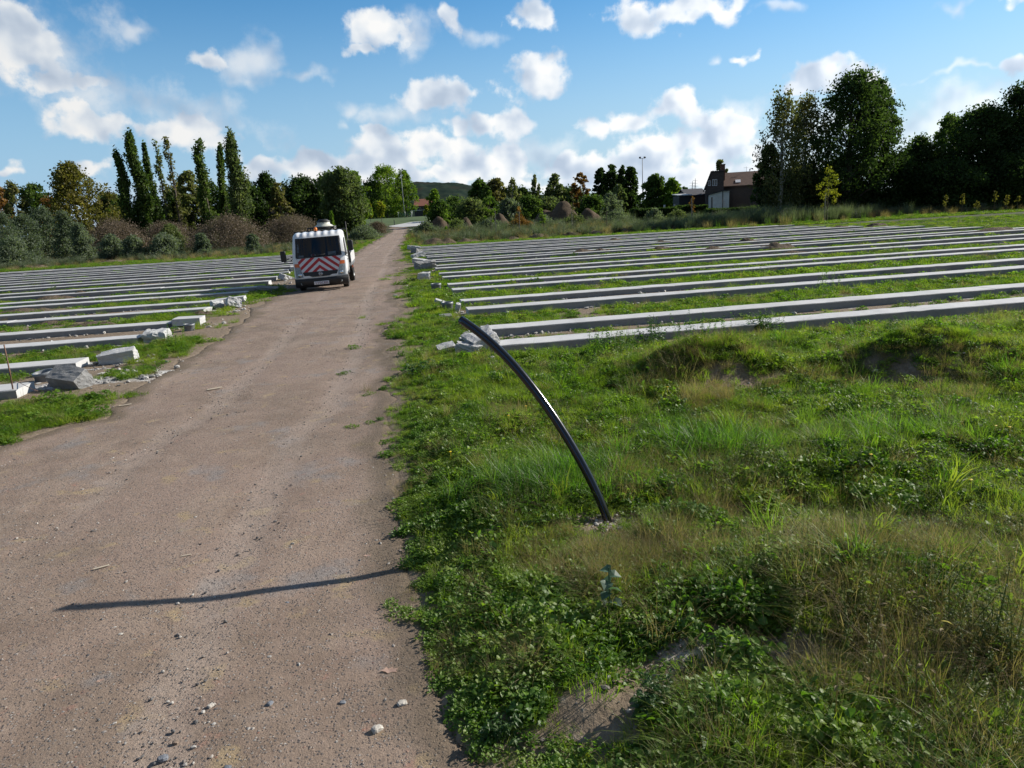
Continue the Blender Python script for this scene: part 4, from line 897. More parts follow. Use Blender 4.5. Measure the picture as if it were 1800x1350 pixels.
hole = ((fc[:, 2] > 1.265) & (fc[:, 2] < 1.92) & (fc[:, 1] < .75) & (np.abs(fc[:, 0]) < .80))
capL = np.arange(K)[None, :]; capR = ((nX - 1) * K + np.arange(K))[None, ::-1]
body = mk('cab', V, [q[~hole], capL, capR], M_WHITE, True, truck)
def panel(name, c4, nx, nz, off, m, parent, thick=.0):
    """c4: corners (x,z) bl, br, tr, tl laid on the cab's front"""
    s_, t_ = np.meshgrid(np.linspace(0, 1, nx + 1), np.linspace(0, 1, nz + 1)); c4 = np.array(c4, float)
    p = ((1 - s_) * (1 - t_))[..., None] * c4[0] + (s_ * (1 - t_))[..., None] * c4[1] + (s_ * t_)[..., None] * c4[2] + ((1 - s_) * t_)[..., None] * c4[3]
    V = cab(p[..., 0].ravel(), p[..., 1].ravel(), off); Fq = grid_faces(nx + 1, nz + 1); return mk(name, V, Fq, m, True, parent)
panel('windscreen', [(-.80, 1.262), (.80, 1.262), (.80, 1.93), (-.80, 1.93)], 24, 12, .004, M_GLASS, truck)
for nm, c4 in (('l', [(-.83, 1.25), (-.785, 1.25), (-.785, 1.945), (-.83, 1.945)]), ('r', [(.785, 1.25), (.83, 1.25), (.83, 1.945), (.785, 1.945)]), ('t', [(-.785, 1.91), (.785, 1.91), (.785, 1.945), (-.785, 1.945)]), ('b', [(-.785, 1.235), (.785, 1.235), (.785, 1.275), (-.785, 1.275)])):
    panel('windscreen_seal', c4, 12, 8, .006, M_BLK, truck)
# chevron board
nx_, nz_ = 150, 50; s_, t_ = np.meshgrid(np.linspace(-1, 1, nx_ + 1), np.linspace(0, 1, nz_ + 1)); zz = .735 + t_ * (1.232 - .735) + 0 * s_; xx = s_ * (.66 + .14 * t_)
V = cab(xx.ravel(), zz.ravel(), .007); Fq = grid_faces(nx_ + 1, nz_ + 1); fcx = xx.ravel()[Fq].mean(1); fcz = zz.ravel()[Fq].mean(1)
ph = ((fcz + .80 * np.abs(fcx) - .845) / .25) % 1.0; red = ph < .5
root_b = mk('chevron_board', V, Fq[~red], M_FILM, True, truck); mk('red_chevrons', V, Fq[red], M_RED, True, root_b)
panel('grille', [(-.58, .60), (.58, .60), (.64, .735), (-.64, .735)], 20, 6, .010, M_BLK, truck)
panel('grille_lower', [(-.30, .55), (.30, .55), (.42, .605), (-.42, .605)], 12, 3, .011, M_BLK, truck)
a = np.linspace(0, 2 * np.pi, 25); c0 = cab(np.array([0.]), np.array([.645]), .022)[0]
V1 = tube(np.stack([c0[0] + .058 * np.cos(a), c0[1] + 0 * a, c0[2] + .058 * np.sin(a)], -1), .010, 6, False); V2 = tube([c0 + [-.075, -.004, 0], c0 + [.075, -.004, 0]], .013, 6)
V, ps = merge([V1, V2]); mk('emblem', V, ps, M_CHROME, True, truck)
for sg in (-1, 1):
    P4 = lambda a_: [(min(sg * p[0], 9), p[1]) for p in a_]
    def pan(nm, a_, m, off=.012, par=truck):
        a_ = [(sg * p[0], p[1]) for p in a_]
        if sg < 0: a_ = [a_[1], a_[0], a_[3], a_[2]]
        return panel(nm, a_, 6, 6, off, m, par)
    pan('headlight', [(.62, .56), (.885, .54), (.90, .93), (.70, .93)], M_LAMP)
    pan('indicator', [(.70, .93), (.90, .93), (.905, 1.05), (.755, 1.06)], M_AMBER)
    l0 = cab(np.array([sg * .74]), np.array([.64]), .016)[0]; V, ps = tube([l0, l0 + [0, -.012, 0]], .075, 16); mk('lamp_reflector', V, ps, M_CHROME, True, truck)
    f0 = cab(np.array([sg * .70]), np.array([.33]), .035)[0]; V, ps = tube([f0 + [0, .03, 0], f0 + [0, -.012, 0]], .05, 14); mk('fog_lamp', V, ps, M_LAMP, True, truck)
    # door window, handle, mirror and its arms
    b = bmesh.new(); w = [(.46, 1.24), (1.42, 1.20), (1.38, 1.84), (.78, 1.86)]
    vs = [b.verts.new((sg * (HWd * taper(z) + .006), y, z)) for y, z in w]; b.faces.new(vs if sg > 0 else vs[::-1]); bmk('door_window', b, M_BLK, truck)
    b = bmesh.new(); box(b, sg * .945 - .012, sg * .945 + .012, 1.28, 1.46, 1.0, 1.04, .008); bmk('door_handle', b, M_BLK, truck)
    b = bmesh.new(); box(b, sg * .95 - .012, sg * .95 + .012, .40, 1.5, .52, .60, .01); bmk('sill_step', b, M_BLK, truck)
    zc = 1.36 if sg < 0 else 1.56; xo = sg * (1.26 if sg < 0 else 1.17)
    b = bmesh.new(); box(b, xo - .10, xo + .10, .22, .34, zc - .19, zc + .19, .05, 3); mir = bmk('mirror', b, M_BLK, truck, True)
    b = bmesh.new(); box(b, xo - .08, xo + .08, .337, .345, zc - .16, zc + .16, .004, 1); bmk('mirror_glass', b, M_CHROME, mir)
    V, ps = merge([tube([(sg * .92, .42, 1.24), (sg * 1.05, .34, 1.16), (xo, .30, zc - .22), (xo, .30, zc - .1)], .014, 6), tube([(sg * .92, .40, 1.33), (sg * 1.03, .33, 1.28), (xo, .3, zc - .15)], .012, 6)])
    mk('mirror_arm', V, ps, M_BLK, True, truck)
    b = bmesh.new(); box(b, sg * .935 - .03, sg * .935 + .03, .36, .46, 1.19, 1.30, .015); bmk('mirror_bracket', b, M_BLK, truck)
# bumper and plate
zs_ = np.array([.17, .20, .30, .42, .50, .505]); offs = np.array([-.10, .03, .05, .05, .03, -.06]); xb = np.linspace(-.95, .95, 41)
V = np.concatenate([cab(xb, np.full(41, z), o_) for z, o_ in zip(zs_, offs)]); Fq = grid_faces(41, len(zs_))
br = np.concatenate([np.stack([np.full(2, sg * .955), [.10, .52], [0, 0]], -1) * 0 for sg in (1,)])
mk('bumper', V, Fq, M_BLK, True, truck)
for sg in (-1, 1):
    b = bmesh.new(); box(b, sg * .935 - .02, sg * .935 + .02, .12, .50, .20, .52, .02); bmk('bumper_end', b, M_BLK, truck)
b = bmesh.new(); box(b, -.27, .27, -.115, -.095, .265, .385, .006, 1); pl = bmk('number_plate', b, M_FILM, truck)
G5 = {'1': ['00100', '01100', '00100', '00100', '00100', '00100', '01110'], 'Y': ['10001', '10001', '01010', '00100', '00100', '00100', '00100'], 'D': ['11110', '10001', '10001', '10001', '10001', '10001', '11110'],
      'C': ['01111', '10000', '10000', '10000', '10000', '10000', '01111'], 'B': ['11110', '10001', '10001', '11110', '10001', '10001', '11110'], 'A': ['01110', '10001', '10001', '11111', '10001', '10001', '10001']}
b = bmesh.new()
for k, ch in enumerate('1YDCBA'):
    for r_, row in enumerate(G5[ch]):
        for c_, bit in enumerate(row):
            if bit == '1': x0 = -.225 + k * .078 + c_ * .0115; z0 = .365 - r_ * .0115; box(b, x0, x0 + .0118, -.1185, -.1145, z0 - .0118, z0)
bmk('lettering', b, M_RUBY, pl)
# wipers, inside of the cab
V, ps = merge([tube([(-.45, .07, 1.25), (-.10, .10, 1.30), (.25, .115, 1.33)], .008, 5), tube([(.20, .07, 1.25), (.55, .13, 1.31), (.72, .2, 1.36)], .008, 5)]); mk('wiper', V, ps, M_BLK, True, truck)
b = bmesh.new(); box(b, -.82, .82, .22, .62, 1.02, 1.235, .04); bmk('dashboard', b, M_BLK, truck)
b = bmesh.new(); box(b, -.84, .84, 1.70, 1.80, .62, 2.0, .01); bmk('cab_back_lining', b, M_SEAT, truck)
for x in (-.5, .45):
    b = bmesh.new(); box(b, x - .24, x + .24, 1.25, 1.45, .9, 1.62, .06, 3); st = bmk('seat', b, M_SEAT, truck, True)
    b = bmesh.new(); box(b, x - .12, x + .12, 1.26, 1.36, 1.62, 1.82, .04, 3); bmk('headrest', b, M_SEAT, st, True)
for (x0, x1, z0, z1, m, nm) in ((.34, .63, 1.275, 1.40, M_PAPER, 'dashboard_paper'), (-.72, -.54, 1.27, 1.34, M_PAPER, 'dashboard_paper'), (-.765, -.70, 1.45, 1.53, M_PAPER, 'windscreen_sticker'), (-.765, -.70, 1.55, 1.66, M_PAPER, 'windscreen_sticker'), (-.765, -.72, 1.68, 1.73, M_PAPER, 'windscreen_sticker'),
                             (-.27, -.10, 1.285, 1.35, M_FILM, 'warning_sticker')):
    p = panel(nm, [(x0, z0), (x1, z0), (x1, z1), (x0, z1)], 3, 3, -.02 if 'dash' in nm else -.002, m, truck)
panel('warning_sticker_red', [(-.24, 1.295), (-.13, 1.295), (-.15, 1.365), (-.22, 1.365)], 2, 2, .0, M_RED, truck)
# wheels
def wheel(x, y, r_, w, sg):
    e = empty('wheel', (x, y, r_)); e.parent = truck
    pr = [(r_ * .60, -w / 2), (r_ * .93, -w / 2), (r_ * .985, -w * .36), (r_, -w * .2), (r_, w * .2), (r_ * .985, w * .36), (r_ * .93, w / 2), (r_ * .60, w / 2)]
    N_ = 36; a = np.linspace(0, 2 * np.pi, N_, endpoint=False)
    def lathe(pr): 
        V = np.concatenate([np.stack([np.full(N_, o_), np.cos(a) * q_, np.sin(a) * q_], -1) for q_, o_ in pr]); i, j = np.meshgrid(np.arange(len(pr) - 1), np.arange(N_), indexing='ij'); j2 = (j + 1) % N_
        return V, np.stack([i * N_ + j, i * N_ + j2, (i + 1) * N_ + j2, (i + 1) * N_ + j], -1).reshape(-1, 4)
    V, q = lathe(pr); mk('tyre', V, q, M_TYRE, True, e)
    V, q = lathe([(r_ * .62, -w * .44), (r_ * .55, -w * .3), (r_ * .30, sg * w * .22), (r_ * .28, sg * w * .34), (r_ * .02, sg * w * .36)]) if False else lathe([(r_ * .62, sg * w * .46), (r_ * .56, sg * w * .40), (r_ * .52, sg * w * .2), (r_ * .26, sg * w * .26), (r_ * .22, sg * w * .42), (r_ * .01, sg * w * .43)])
    mk('rim', V, q, M_STEEL, True, e)
for sg in (-1, 1):
    wheel(sg * .80, .95, .345, .20, sg); wheel(sg * .88, 3.75, .345, .21, sg)
    b = bmesh.new(); box(b, sg * .80 - .12, sg * .80 + .12, .56, 1.34, .60, .72, .03); bmk('wheel_arch', b, M_BLK, truck)
# flatbed
b = bmesh.new(); box(b, -.40, -.32, 1.0, 4.7, .48, .62, .01); box(b, .32, .40, 1.0, 4.7, .48, .62, .01); box(b, -.9, .9, .90, 1.0, .30, .40, .02); box(b, -.85, .85, 3.7, 3.8, .30, .40, .02); bmk('chassis', b, M_BLK, truck)
b = bmesh.new(); box(b, -1.02, 1.02, 1.98, 4.75, .72, .84, .012); bmk('load_bed', b, M_STEEL, truck)
for sg in (-1, 1):
    b = bmesh.new(); box(b, sg * 1.02 - .018, sg * 1.02 + .018, 2.0, 4.75, .845, 1.24, .01); sb = bmk('side_board', b, M_WHITE, truck)
    b = bmesh.new(); box(b, sg * 1.03 - .02, sg * 1.03 + .02, 2.35, 2.45, .62, .71, .008); bmk('side_marker', b, M_AMBER, truck)
    V, ps = tube([(sg * 1.0, 1.97, .84), (sg * 1.0, 1.97, 2.42 if sg > 0 else 2.12)], .022, 6); mk('headboard_post', V, ps, M_BLK, True, truck)
    b = bmesh.new(); box(b, sg * .90 - .10, sg * .90 + .10, 3.3, 4.2, .68, .715, .01); bmk('mudguard', b, M_BLK, truck)
b = bmesh.new(); box(b, -1.0, 1.0, 4.74, 4.775, .845, 1.24, .01); bmk('tail_board', b, M_WHITE, truck)
b = bmesh.new(); box(b, -1.0, 1.0, 1.95, 1.99, .85, 1.35, .01); box(b, -1.0, 1.0, 1.95, 1.99, 2.12, 2.18, .01)
for x in (-.6, -.2, .2, .6): box(b, x - .015, x + .015, 1.955, 1.985, 1.34, 2.13)
bmk('headboard', b, M_BLK, truck)
V, ps = merge([tube([(-.50, 2.45, 2.27), (.50, 2.45, 2.27)], .032, 6), tube([(-.5, 2.45, 2.27), (-.5, 3.5, 2.27)], .03, 6), tube([(.5, 2.45, 2.27), (.5, 3.5, 2.27)], .03, 6), tube([(-.5, 3.5, 2.27), (.5, 3.5, 2.27)], .03, 6)] + [tube([(x, y, .84), (x, y, 2.30)], .028, 6) for x in (-.5, .5) for y in (2.45, 3.5)])
mk('load_rack', V, ps, M_BLK, True, truck)
V, ps = merge([tube([(-.06, 1.0, 2.12), (-.06, 1.0, 2.17)], .05, 14), ])
mk('beacon_base', V, ps, M_BLK, True, truck)
V, ps = tube([(-.06, 1.0, 2.17), (-.06, 1.0, 2.25), (-.06, 1.0, 2.285), (-.06, 1.0, 2.30)], [.062, .060, .045, .01], 16); mk('beacon', V, ps, M_BEACON, True, truck)
# the tank on the bed
mw_ = Matrix.Translation((-6.75, 26.3, -.045)) @ Matrix.Rotation(TY_, 4, 'Z'); tp = mw_ @ Vector((.06, 2.98, .86))
tank = empty('water_tank', tp, TY_); tank.rotation_euler = truck.rotation_euler; tag(tank, 'cream plastic tank with black lid standing behind the truck cab', 'tank')
def lathe_z(pr, N_=32):
    a = np.linspace(0, 2 * np.pi, N_, endpoint=False); V = np.concatenate([np.stack([np.cos(a) * q_, np.sin(a) * q_, np.full(N_, z_)], -1) for q_, z_ in pr]); i, j = np.meshgrid(np.arange(len(pr) - 1), np.arange(N_), indexing='ij'); j2 = (j + 1) % N_
    return V, np.stack([i * N_ + j, i * N_ + j2, (i + 1) * N_ + j2, (i + 1) * N_ + j], -1).reshape(-1, 4)
V, q = lathe_z([(.02, 0), (.44, .02), (.46, .1), (.46, 1.36), (.44, 1.42), (.27, 1.53), (.25, 1.55), (.25, 1.65), (.02, 1.66)]); mk('vessel', V, q, M_CREAM, True, tank)
V, q = lathe_z([(.265, 1.62), (.27, 1.66), (.20, 1.68), (.19, 1.71), (.15, 1.73), (.01, 1.735)]); mk('lid', V, q, M_BLK, True, tank)
V, q = lathe_z([(.464, 1.34), (.475, 1.35), (.475, 1.39), (.464, 1.40)]); mk('band', V, q, M_BLK, True, tank)

# ------------------------------------------------------------------ trees and bushes
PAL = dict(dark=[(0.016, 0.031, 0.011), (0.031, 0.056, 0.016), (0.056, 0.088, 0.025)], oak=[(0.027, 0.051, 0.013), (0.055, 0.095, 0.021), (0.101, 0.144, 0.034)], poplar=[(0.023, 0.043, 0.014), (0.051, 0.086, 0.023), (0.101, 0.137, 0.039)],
           pale=[(0.068, 0.095, 0.030), (0.115, 0.135, 0.049), (0.176, 0.176, 0.074)], willow=[(0.048, 0.073, 0.028), (0.090, 0.119, 0.048), (0.147, 0.165, 0.073)], yellow=[(.060,.064,.016),(.115,.108,.026),(.185,.155,.042)], gold=[(.10,.125,.014),(.17,.185,.02),(.26,.24,.03)],
           lime=[(0.056, 0.109, 0.016), (0.109, 0.178, 0.022), (0.178, 0.240, 0.034)], rust=[(0.084, 0.046, 0.017), (0.156, 0.079, 0.024), (0.204, 0.120, 0.036)], grey=[(.075,.100,.068),(.110,.138,.096),(.150,.178,.128)], brown=[(.115,.088,.068),(.160,.126,.098),(.20,.16,.125)], birch=[(0.042, 0.054, 0.021), (0.090, 0.096, 0.036), (0.158, 0.138, 0.053)])
LM = {k: leafy(k + ' leaves', v, .34 if k not in ('brown',) else .12, .02, .55, .35) for k, v in PAL.items()}
def crown(kind, H, Wd, z0, n_, ls, seed, sparse=1.):
    r = np.random.RandomState(seed)
    prof = dict(round=lambda t: (np.sin(np.pi * np.clip(t, 0, 1) ** .85)) ** .55, tall=lambda t: np.sin(np.pi * np.clip(t * .92 + .06, 0, 1) ** .8) ** .6, poplar=lambda t: (np.sin(np.pi * np.clip(t * .97 + .03, 0, 1) ** .62) ** .55 * .9 + .08) * (1 - .45 * t), bush=lambda t: np.sqrt(np.clip(1 - t * t, 0, 1)), birch=lambda t: np.sin(np.pi * np.clip(t * .9 + .05, 0, 1) ** .75) ** .8,
                mass=lambda t: np.where(t < .6, 1., np.sqrt(np.clip(1 - ((t - .6) / .4) ** 2, 0, 1))))[kind]
    K = max(12, int(n_ / {'poplar': 30, 'tall': 52, 'round': 48, 'birch': 34}.get(kind, 46)))
    t = r.rand(K); t = t[np.argsort(t)] if False else t
    if kind in ('round', 'tall'): t = r.beta(1.5, 1.2, K)
    a = r.uniform(0, 2 * np.pi, K); q = np.sqrt(r.uniform(.10, 1., K))
    lob = .70 + 1.0 * (vnoise(a * 1.6 + seed, t * (9 if kind in ('poplar', 'birch') else 4.5), seed) - .25)
    rad = Wd / 2 * prof(t) * q * lob
    h = z0 + (H - z0) * t * (1 - .05 * r.rand(K))
    C = np.stack([np.cos(a) * rad, np.sin(a) * rad, h], -1)
    if kind == 'poplar': C[:, 0] += Wd * .55 * fbm(h / H * 4 + seed, 0 * h, seed, 2); C[:, 1] += Wd * .55 * fbm(h / H * 4 + seed, 0 * h + 9, seed, 2)
    rc = {'poplar': .19, 'birch': .085, 'bush': .11, 'mass': .12}.get(kind, .085) * Wd * r.uniform(.6, 1.35, K) + .12
    m_ = n_ // K; idx = np.repeat(np.arange(K), m_)
    g = r.normal(0, .5, (len(idx), 3)); g *= np.minimum(1, 1.25 / (np.linalg.norm(g, axis=1)[:, None] + 1e-6))
    st = np.array([1, 1, .75]) if kind not in ('birch', 'poplar') else (np.array([.8, .8, 1.9]) if kind == 'birch' else np.array([.8, .8, 1.7]))
    Pp = C[idx] + g * rc[idx][:, None] * st
    kz = H / np.percentile(Pp[:, 2], 99.7); kr = (Wd / 2) / np.percentile(np.hypot(Pp[:, 0], Pp[:, 1]), 96.5)
    sc_ = np.array([kr, kr, kz]); Pp = Pp * sc_; C = C * sc_
    Pp = Pp[(Pp[:, 2] > .03)]
    keep = r.rand(len(Pp)) < sparse; Pp = Pp[keep]; k = len(Pp)
    u1 = r.normal(0, 1, (k, 3)); 
    if kind == 'birch': u1[:, 2] -= 1.2
    u1 /= np.linalg.norm(u1, axis=1)[:, None]; u2 = np.cross(u1, r.normal(0, 1, (k, 3))); u2 /= np.linalg.norm(u2, axis=1)[:, None]
    s1 = (ls * r.uniform(.6, 1.4, k))[:, None]; s2 = s1 * r.uniform(.38, .7, k)[:, None]
    V = np.stack([Pp - u1 * s1, Pp - u2 * s2 + u1 * s1 * .1, Pp + u1 * s1, Pp + u2 * s2 + u1 * s1 * .1], 1).reshape(-1, 3)
    return V, np.arange(k * 4).reshape(k, 4), C
def limbs(H, Wd, z0, C, rad, seed, n_l=14, lean=0.):
    r = np.random.RandomState(seed); pts = [np.array([0, 0, -.2])]; k = 7
    for i in range(1, k + 1):
        f = i / k; pts.append(np.array([lean * f * H * .06 + r.normal(0, .03) * rad * 6, r.normal(0, .03) * rad * 6, H * .88 * f]))
    pts = np.array(pts); rr = np.concatenate([[rad * 1.35], rad * (1 - np.linspace(0, 1, k)) ** .8 + rad * .08])
    parts = [tube(pts, rr, 8, False)]
    sel = r.choice(len(C), min(n_l, len(C)), replace=False)
    for s in sel:
        e = C[s]; h0 = np.clip(e[2] - abs(r.normal(.22, .1)) * H, z0 * .5, H * .8); b0 = np.array([np.interp(h0, pts[:, 2], pts[:, 0]), np.interp(h0, pts[:, 2], pts[:, 1]), h0])
        m_ = b0 * .5 + e * .5 + np.array([0, 0, -.04 * H * r.rand()]) + r.normal(0, .04 * Wd, 3); r0 = rad * .42 * (1 - h0 / H * .6)
        parts.append(tube([b0, b0 * .75 + m_ * .25, m_, e * .6 + m_ * .4, e], [r0, r0 * .8, r0 * .55, r0 * .35, r0 * .12], 5, False))
    return merge(parts)
TN = [0]
def tree(px, ytop, wpx, D, kind, pal, label, cat='tree', name='tree', n_=7000, ls=None, z0=.15, bark=None, sparse=1., group=None, trunk=True, rad=None, h_abs=None):
    TN[0] += 1; p = at(px, D); H = (top_z(px, ytop, D) if h_abs is None else h_abs); Wd = wpx * D / F; zg = float(hgt(p[0], p[1])); H -= zg
    root = empty(name, (p[0], p[1], zg - .05), rnd.uniform(0, 6.28)); tag(root, label, cat, group)
    ls = ls or max(.10, min(.30, D * .00185))
    V, q, C = crown(kind, H, Wd, H * z0, n_, ls, 1000 + TN[0] * 7, sparse); mk('crown', V, q, LM[pal], False, root)
    if trunk:
        V, ps = limbs(H, Wd, H * z0, C, rad or max(.04, H * .013), 500 + TN[0], 26 if kind in ('birch', 'poplar') else 16); mk('trunk', V, ps, bark or M_BARK, True, root)
    return root
GL = 'trees beyond the field on the truck side'; GP = 'tall poplars beyond the truck'; GB = 'brown bramble mounds behind the truck side field'; GM = 'trees around the track end'; GR = 'big trees at the edge of the pipe side field'
tree(8, 322, 75, 112, 'round', 'rust', 'rust tinged tree at the very edge of the photo on the truck side', group=GL, n_=6000, sparse=.8)
tree(42, 318, 50, 108, 'tall', 'birch', 'thin reddish birch with pale trunk beside the big yellow willow', group=GL, n_=5000, bark=M_BARKP, sparse=.7)
tree(75, 322, 62, 118, 'round', 'oak', 'dark olive tree between birch and yellow willow', group=GL)
tree(143, 284, 112, 96, 'round', 'yellow', 'large yellowing willow with airy top', group=GL, n_=15000, z0=.06, sparse=.85)
tree(100, 345, 60, 100, 'bush', 'rust', 'orange brown bush under the birch', 'bush', 'bush', group=GL, z0=0., n_=4500)
tree(196, 338, 52, 122, 'round', 'dark', 'dark bushy tree between the yellow willow and the first poplar', group=GL, z0=.02)
tree(215, 342, 50, 130, 'round', 'oak', 'greener tree right behind the first poplar', group=GL, z0=.02)
for (px, yt, w, D, pl_, n_, lab, sp, z0) in [
    (232, 262, 25, 114, 'poplar', 5200, 'shortest dark poplar standing first and apart in the row', 1, .1), (256, 232, 36, 115, 'poplar', 10000, 'broad dark poplar, tallest of the dark ones', 1, .04),
    (282, 250, 20, 118, 'poplar', 4500, 'slim olive poplar touching the broad dark one', 1, .05), (299, 246, 20, 121, 'pale', 1500, 'thin half bare pale poplar', .8, .1), (320, 239, 20, 118, 'birch', 1100, 'almost bare purplish poplar in the middle of the row', .75, .1),
    (372, 245, 32, 116, 'poplar', 4600, 'airy green poplar beside the closing pair', .9, .05), (404, 254, 20, 119, 'poplar', 4200, 'narrow dark poplar leaning on the tall golden green one', 1, .05), (424, 231, 40, 115, 'willow', 10500, 'tall golden green poplar closing the row', 1, .04)]:
    tree(px, yt, w, D, 'poplar', pl_, lab, 'poplar', 'poplar', n_=n_, z0=z0, sparse=sp, group=GP, rad=.20)
tree(345, 300, 55, 124, 'round', 'pale', 'pale grey green tree between the bare and airy poplars', group=GL, sparse=.75, z0=.1)
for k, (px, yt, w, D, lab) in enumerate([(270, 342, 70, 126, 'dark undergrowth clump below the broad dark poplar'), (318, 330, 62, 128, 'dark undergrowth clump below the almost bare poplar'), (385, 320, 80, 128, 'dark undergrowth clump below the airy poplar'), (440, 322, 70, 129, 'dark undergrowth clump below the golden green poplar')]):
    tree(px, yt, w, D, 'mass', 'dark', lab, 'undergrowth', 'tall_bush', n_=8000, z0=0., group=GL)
tree(478, 304, 62, 132, 'round', 'dark', 'dark round tree next to the golden green poplar', group=GL, n_=10000, z0=.02)
tree(497, 322, 36, 126, 'round', 'birch', 'small greyish tree in front of the dark round tree', group=GL, n_=3500, sparse=.7)
tree(540, 311, 92, 136, 'mass', 'dark', 'wide dark tree mass above the truck', group=GL, n_=15000, z0=0.)
tree(585, 305, 80, 138, 'mass', 'oak', 'dark green tree mass behind the grey green willow', group=GL, n_=12000, z0=0.)
tree(606, 296, 78, 122, 'mass', 'willow', 'big grey green willow with yellow streaks by the track bend', 'willow', 'willow', group=GL, n_=17000, z0=0.)
tree(631, 302, 44, 134, 'round', 'lime', 'small bright green crown rising behind the willow', group=GL, n_=5000)
tree(655, 318, 50, 276, 'mass', 'dark', 'dark tree in the gap between willow and lime tree', group=GM, z0=0., n_=7000)
tree(682, 291, 80, 280, 'tall', 'lime', 'broad lime green tree with lit crown by the mast', group=GM, n_=11000, z0=.1)
tree(716, 299, 40, 284, 'tall', 'lime', 'narrow lime green tree on the far side of the mast', group=GM, n_=7000, z0=.06)
tree(690, 345, 76, 296, 'mass', 'dark', 'dark bush mass at the foot of the lime trees', 'bush', 'tall_bush', group=GM, z0=0., n_=6000)
GY = 'young yellow trees by the pitch'
tree(652, 358, 8, 222, 'poplar', 'gold', 'slim yellow young tree nearer the willow', 'young tree', 'young_tree', n_=900, z0=.3, group=GY, rad=.05)
tree(671, 354, 17, 218, 'round', 'gold', 'rounder yellow young tree beside the pitch', 'young tree', 'young_tree', n_=1500, z0=.28, group=GY, rad=.06)
tree(583, 371, 9, 92, 'poplar', 'lime', 'small green sapling just above the truck roof', 'sapling', 'sapling', n_=1100, z0=.3, rad=.03)
tree(752, 360, 14, 225, 'round', 'gold', 'thin yellowish young tree in front of the red roofed building', 'young tree', 'young_tree', n_=900, z0=.25, group=GY, rad=.05)
# brown bramble mounds, grey green willow scrub
for (px, yt, w, D, lab) in [(203, 384, 118, 86, 'brown bramble mound beside the willow scrub'), (292, 389, 110, 92, 'low brown bramble mound in the middle of the row'), (405, 377, 132, 84, 'biggest brown bramble mound, domed'), (512, 377, 112, 96, 'brown bramble mound right behind the truck')]:
    tree(px, yt, w, D, 'bush', 'brown', lab, 'bramble', 'bramble_mound', n_=34000, ls=.062, z0=0., group=GB, trunk=False)
GS = 'grey green willow scrub at the field edge'
for (px, yt, w, D, lab) in [(8, 372, 60, 74, 'grey green willow bush cut by the photo edge'), (48, 376, 58, 77, 'upright grey green willow bush under the birch'), (84, 362, 52, 80, 'taller grey green willow bush before the yellow willow'), (118, 370, 48, 76, 'grey green willow bush at the foot of the yellow willow'), (142, 392, 40, 74, 'small grey green bush beside the first bramble mound'),
                          (20, 415, 70, 68, 'low grey green bush at the photo edge above the white sack'), (195, 412, 44, 70, 'grey leaved bush standing before the first bramble mound'), (232, 414, 36, 69, 'grey leaved bush before the low bramble mound'), (285, 409, 60, 70, 'wide grey leaved bush before the gap in the brambles'), (352, 410, 30, 72, 'small spiky grey bush before the biggest bramble'), (440, 412, 28, 70, 'small grey bush right of the biggest bramble'), (640, 396, 60, 100, 'low grey green thicket beside the far track'), (300, 394, 50, 84, 'olive bush between the brown mounds'), (662, 389, 44, 150, 'low reddish scrub beside the far track')]:
    tree(px, yt, w, D, 'bush', 'brown' if 'reddish' in lab else ('willow' if 'olive' in lab else 'grey'), lab, 'bush', 'willow_bush', n_=9500, ls=.085, z0=0., group=GS, trunk=False)
# middle distance between track end and house
GH = 'clipped willow clumps along the park'
for k, (px, yt, w, lab) in enumerate([(775, 352, 60, 'first dark willow clump right of the track end'), (828, 348, 72, 'wide dark willow clump behind the first sand heap'), (862, 346, 40, 'olive willow clump with thin stems'), (895, 349, 56, 'grey green willow clump behind the pointed sand heap'), (930, 344, 56, 'bluish willow clump left of the big sand heaps'), (968, 346, 60, 'willow clump peeping over the big sand heaps'), (1040, 343, 60, 'grey willow clump behind the lower sand heap'), (1072, 340, 50, 'last willow clump before the mast')]):
    tree(px, yt, w, 140 + 3 * (k % 3), 'bush', ['oak', 'willow', 'oak', 'grey'][k % 4] if k else 'oak', lab, 'willow', 'willow_clump', n_=7000, ls=.2, z0=0., group=GH, trunk=False)
tree(768, 333, 30, 190, 'round', 'lime', 'small rounded bright green tree before the wooded hill', group=GM, n_=4000)
tree(800, 345, 50, 215, 'mass', 'oak', 'dim tree belt below the wooded hill', 'tree belt', 'tree_belt', group=GM, n_=5000, z0=0.)
tree(846, 316, 46, 170, 'round', 'oak', 'green tree breaking the hill skyline', group=GM, n_=6000, z0=.05)
tree(874, 314, 44, 175, 'round', 'birch', 'olive tree beside the one breaking the hill skyline', group=GM, n_=6000, z0=.05)
tree(903, 314, 26, 172, 'birch', 'pale', 'wispy pale tree at the hill end', group=GM, n_=2200, sparse=.7, bark=M_BARKP)
tree(920, 330, 60, 180, 'mass', 'dark', 'dark low trees at the hill end', 'tree belt', 'tree_belt', group=GM, n_=7000, z0=0.)
tree(943, 308, 22, 165, 'birch', 'pale', 'slender weeping birch above the willow clumps', 'birch', 'birch', group=GM, n_=2200, sparse=.75, bark=M_BARKP)
tree(978, 306, 42, 168, 'tall', 'willow', 'pale feathery tree above the big sand heaps', group=GM, n_=5000, sparse=.85)
tree(1000, 328, 90, 182, 'mass', 'dark', 'dark trees filling the gap behind the sand heaps', 'tree belt', 'tree_belt', group=GM, n_=9000, z0=0.)
tree(1022, 304, 36, 172, 'tall', 'rust', 'rusty half bare tree before the dark spiky trees', group=GM, n_=2600, sparse=.7)
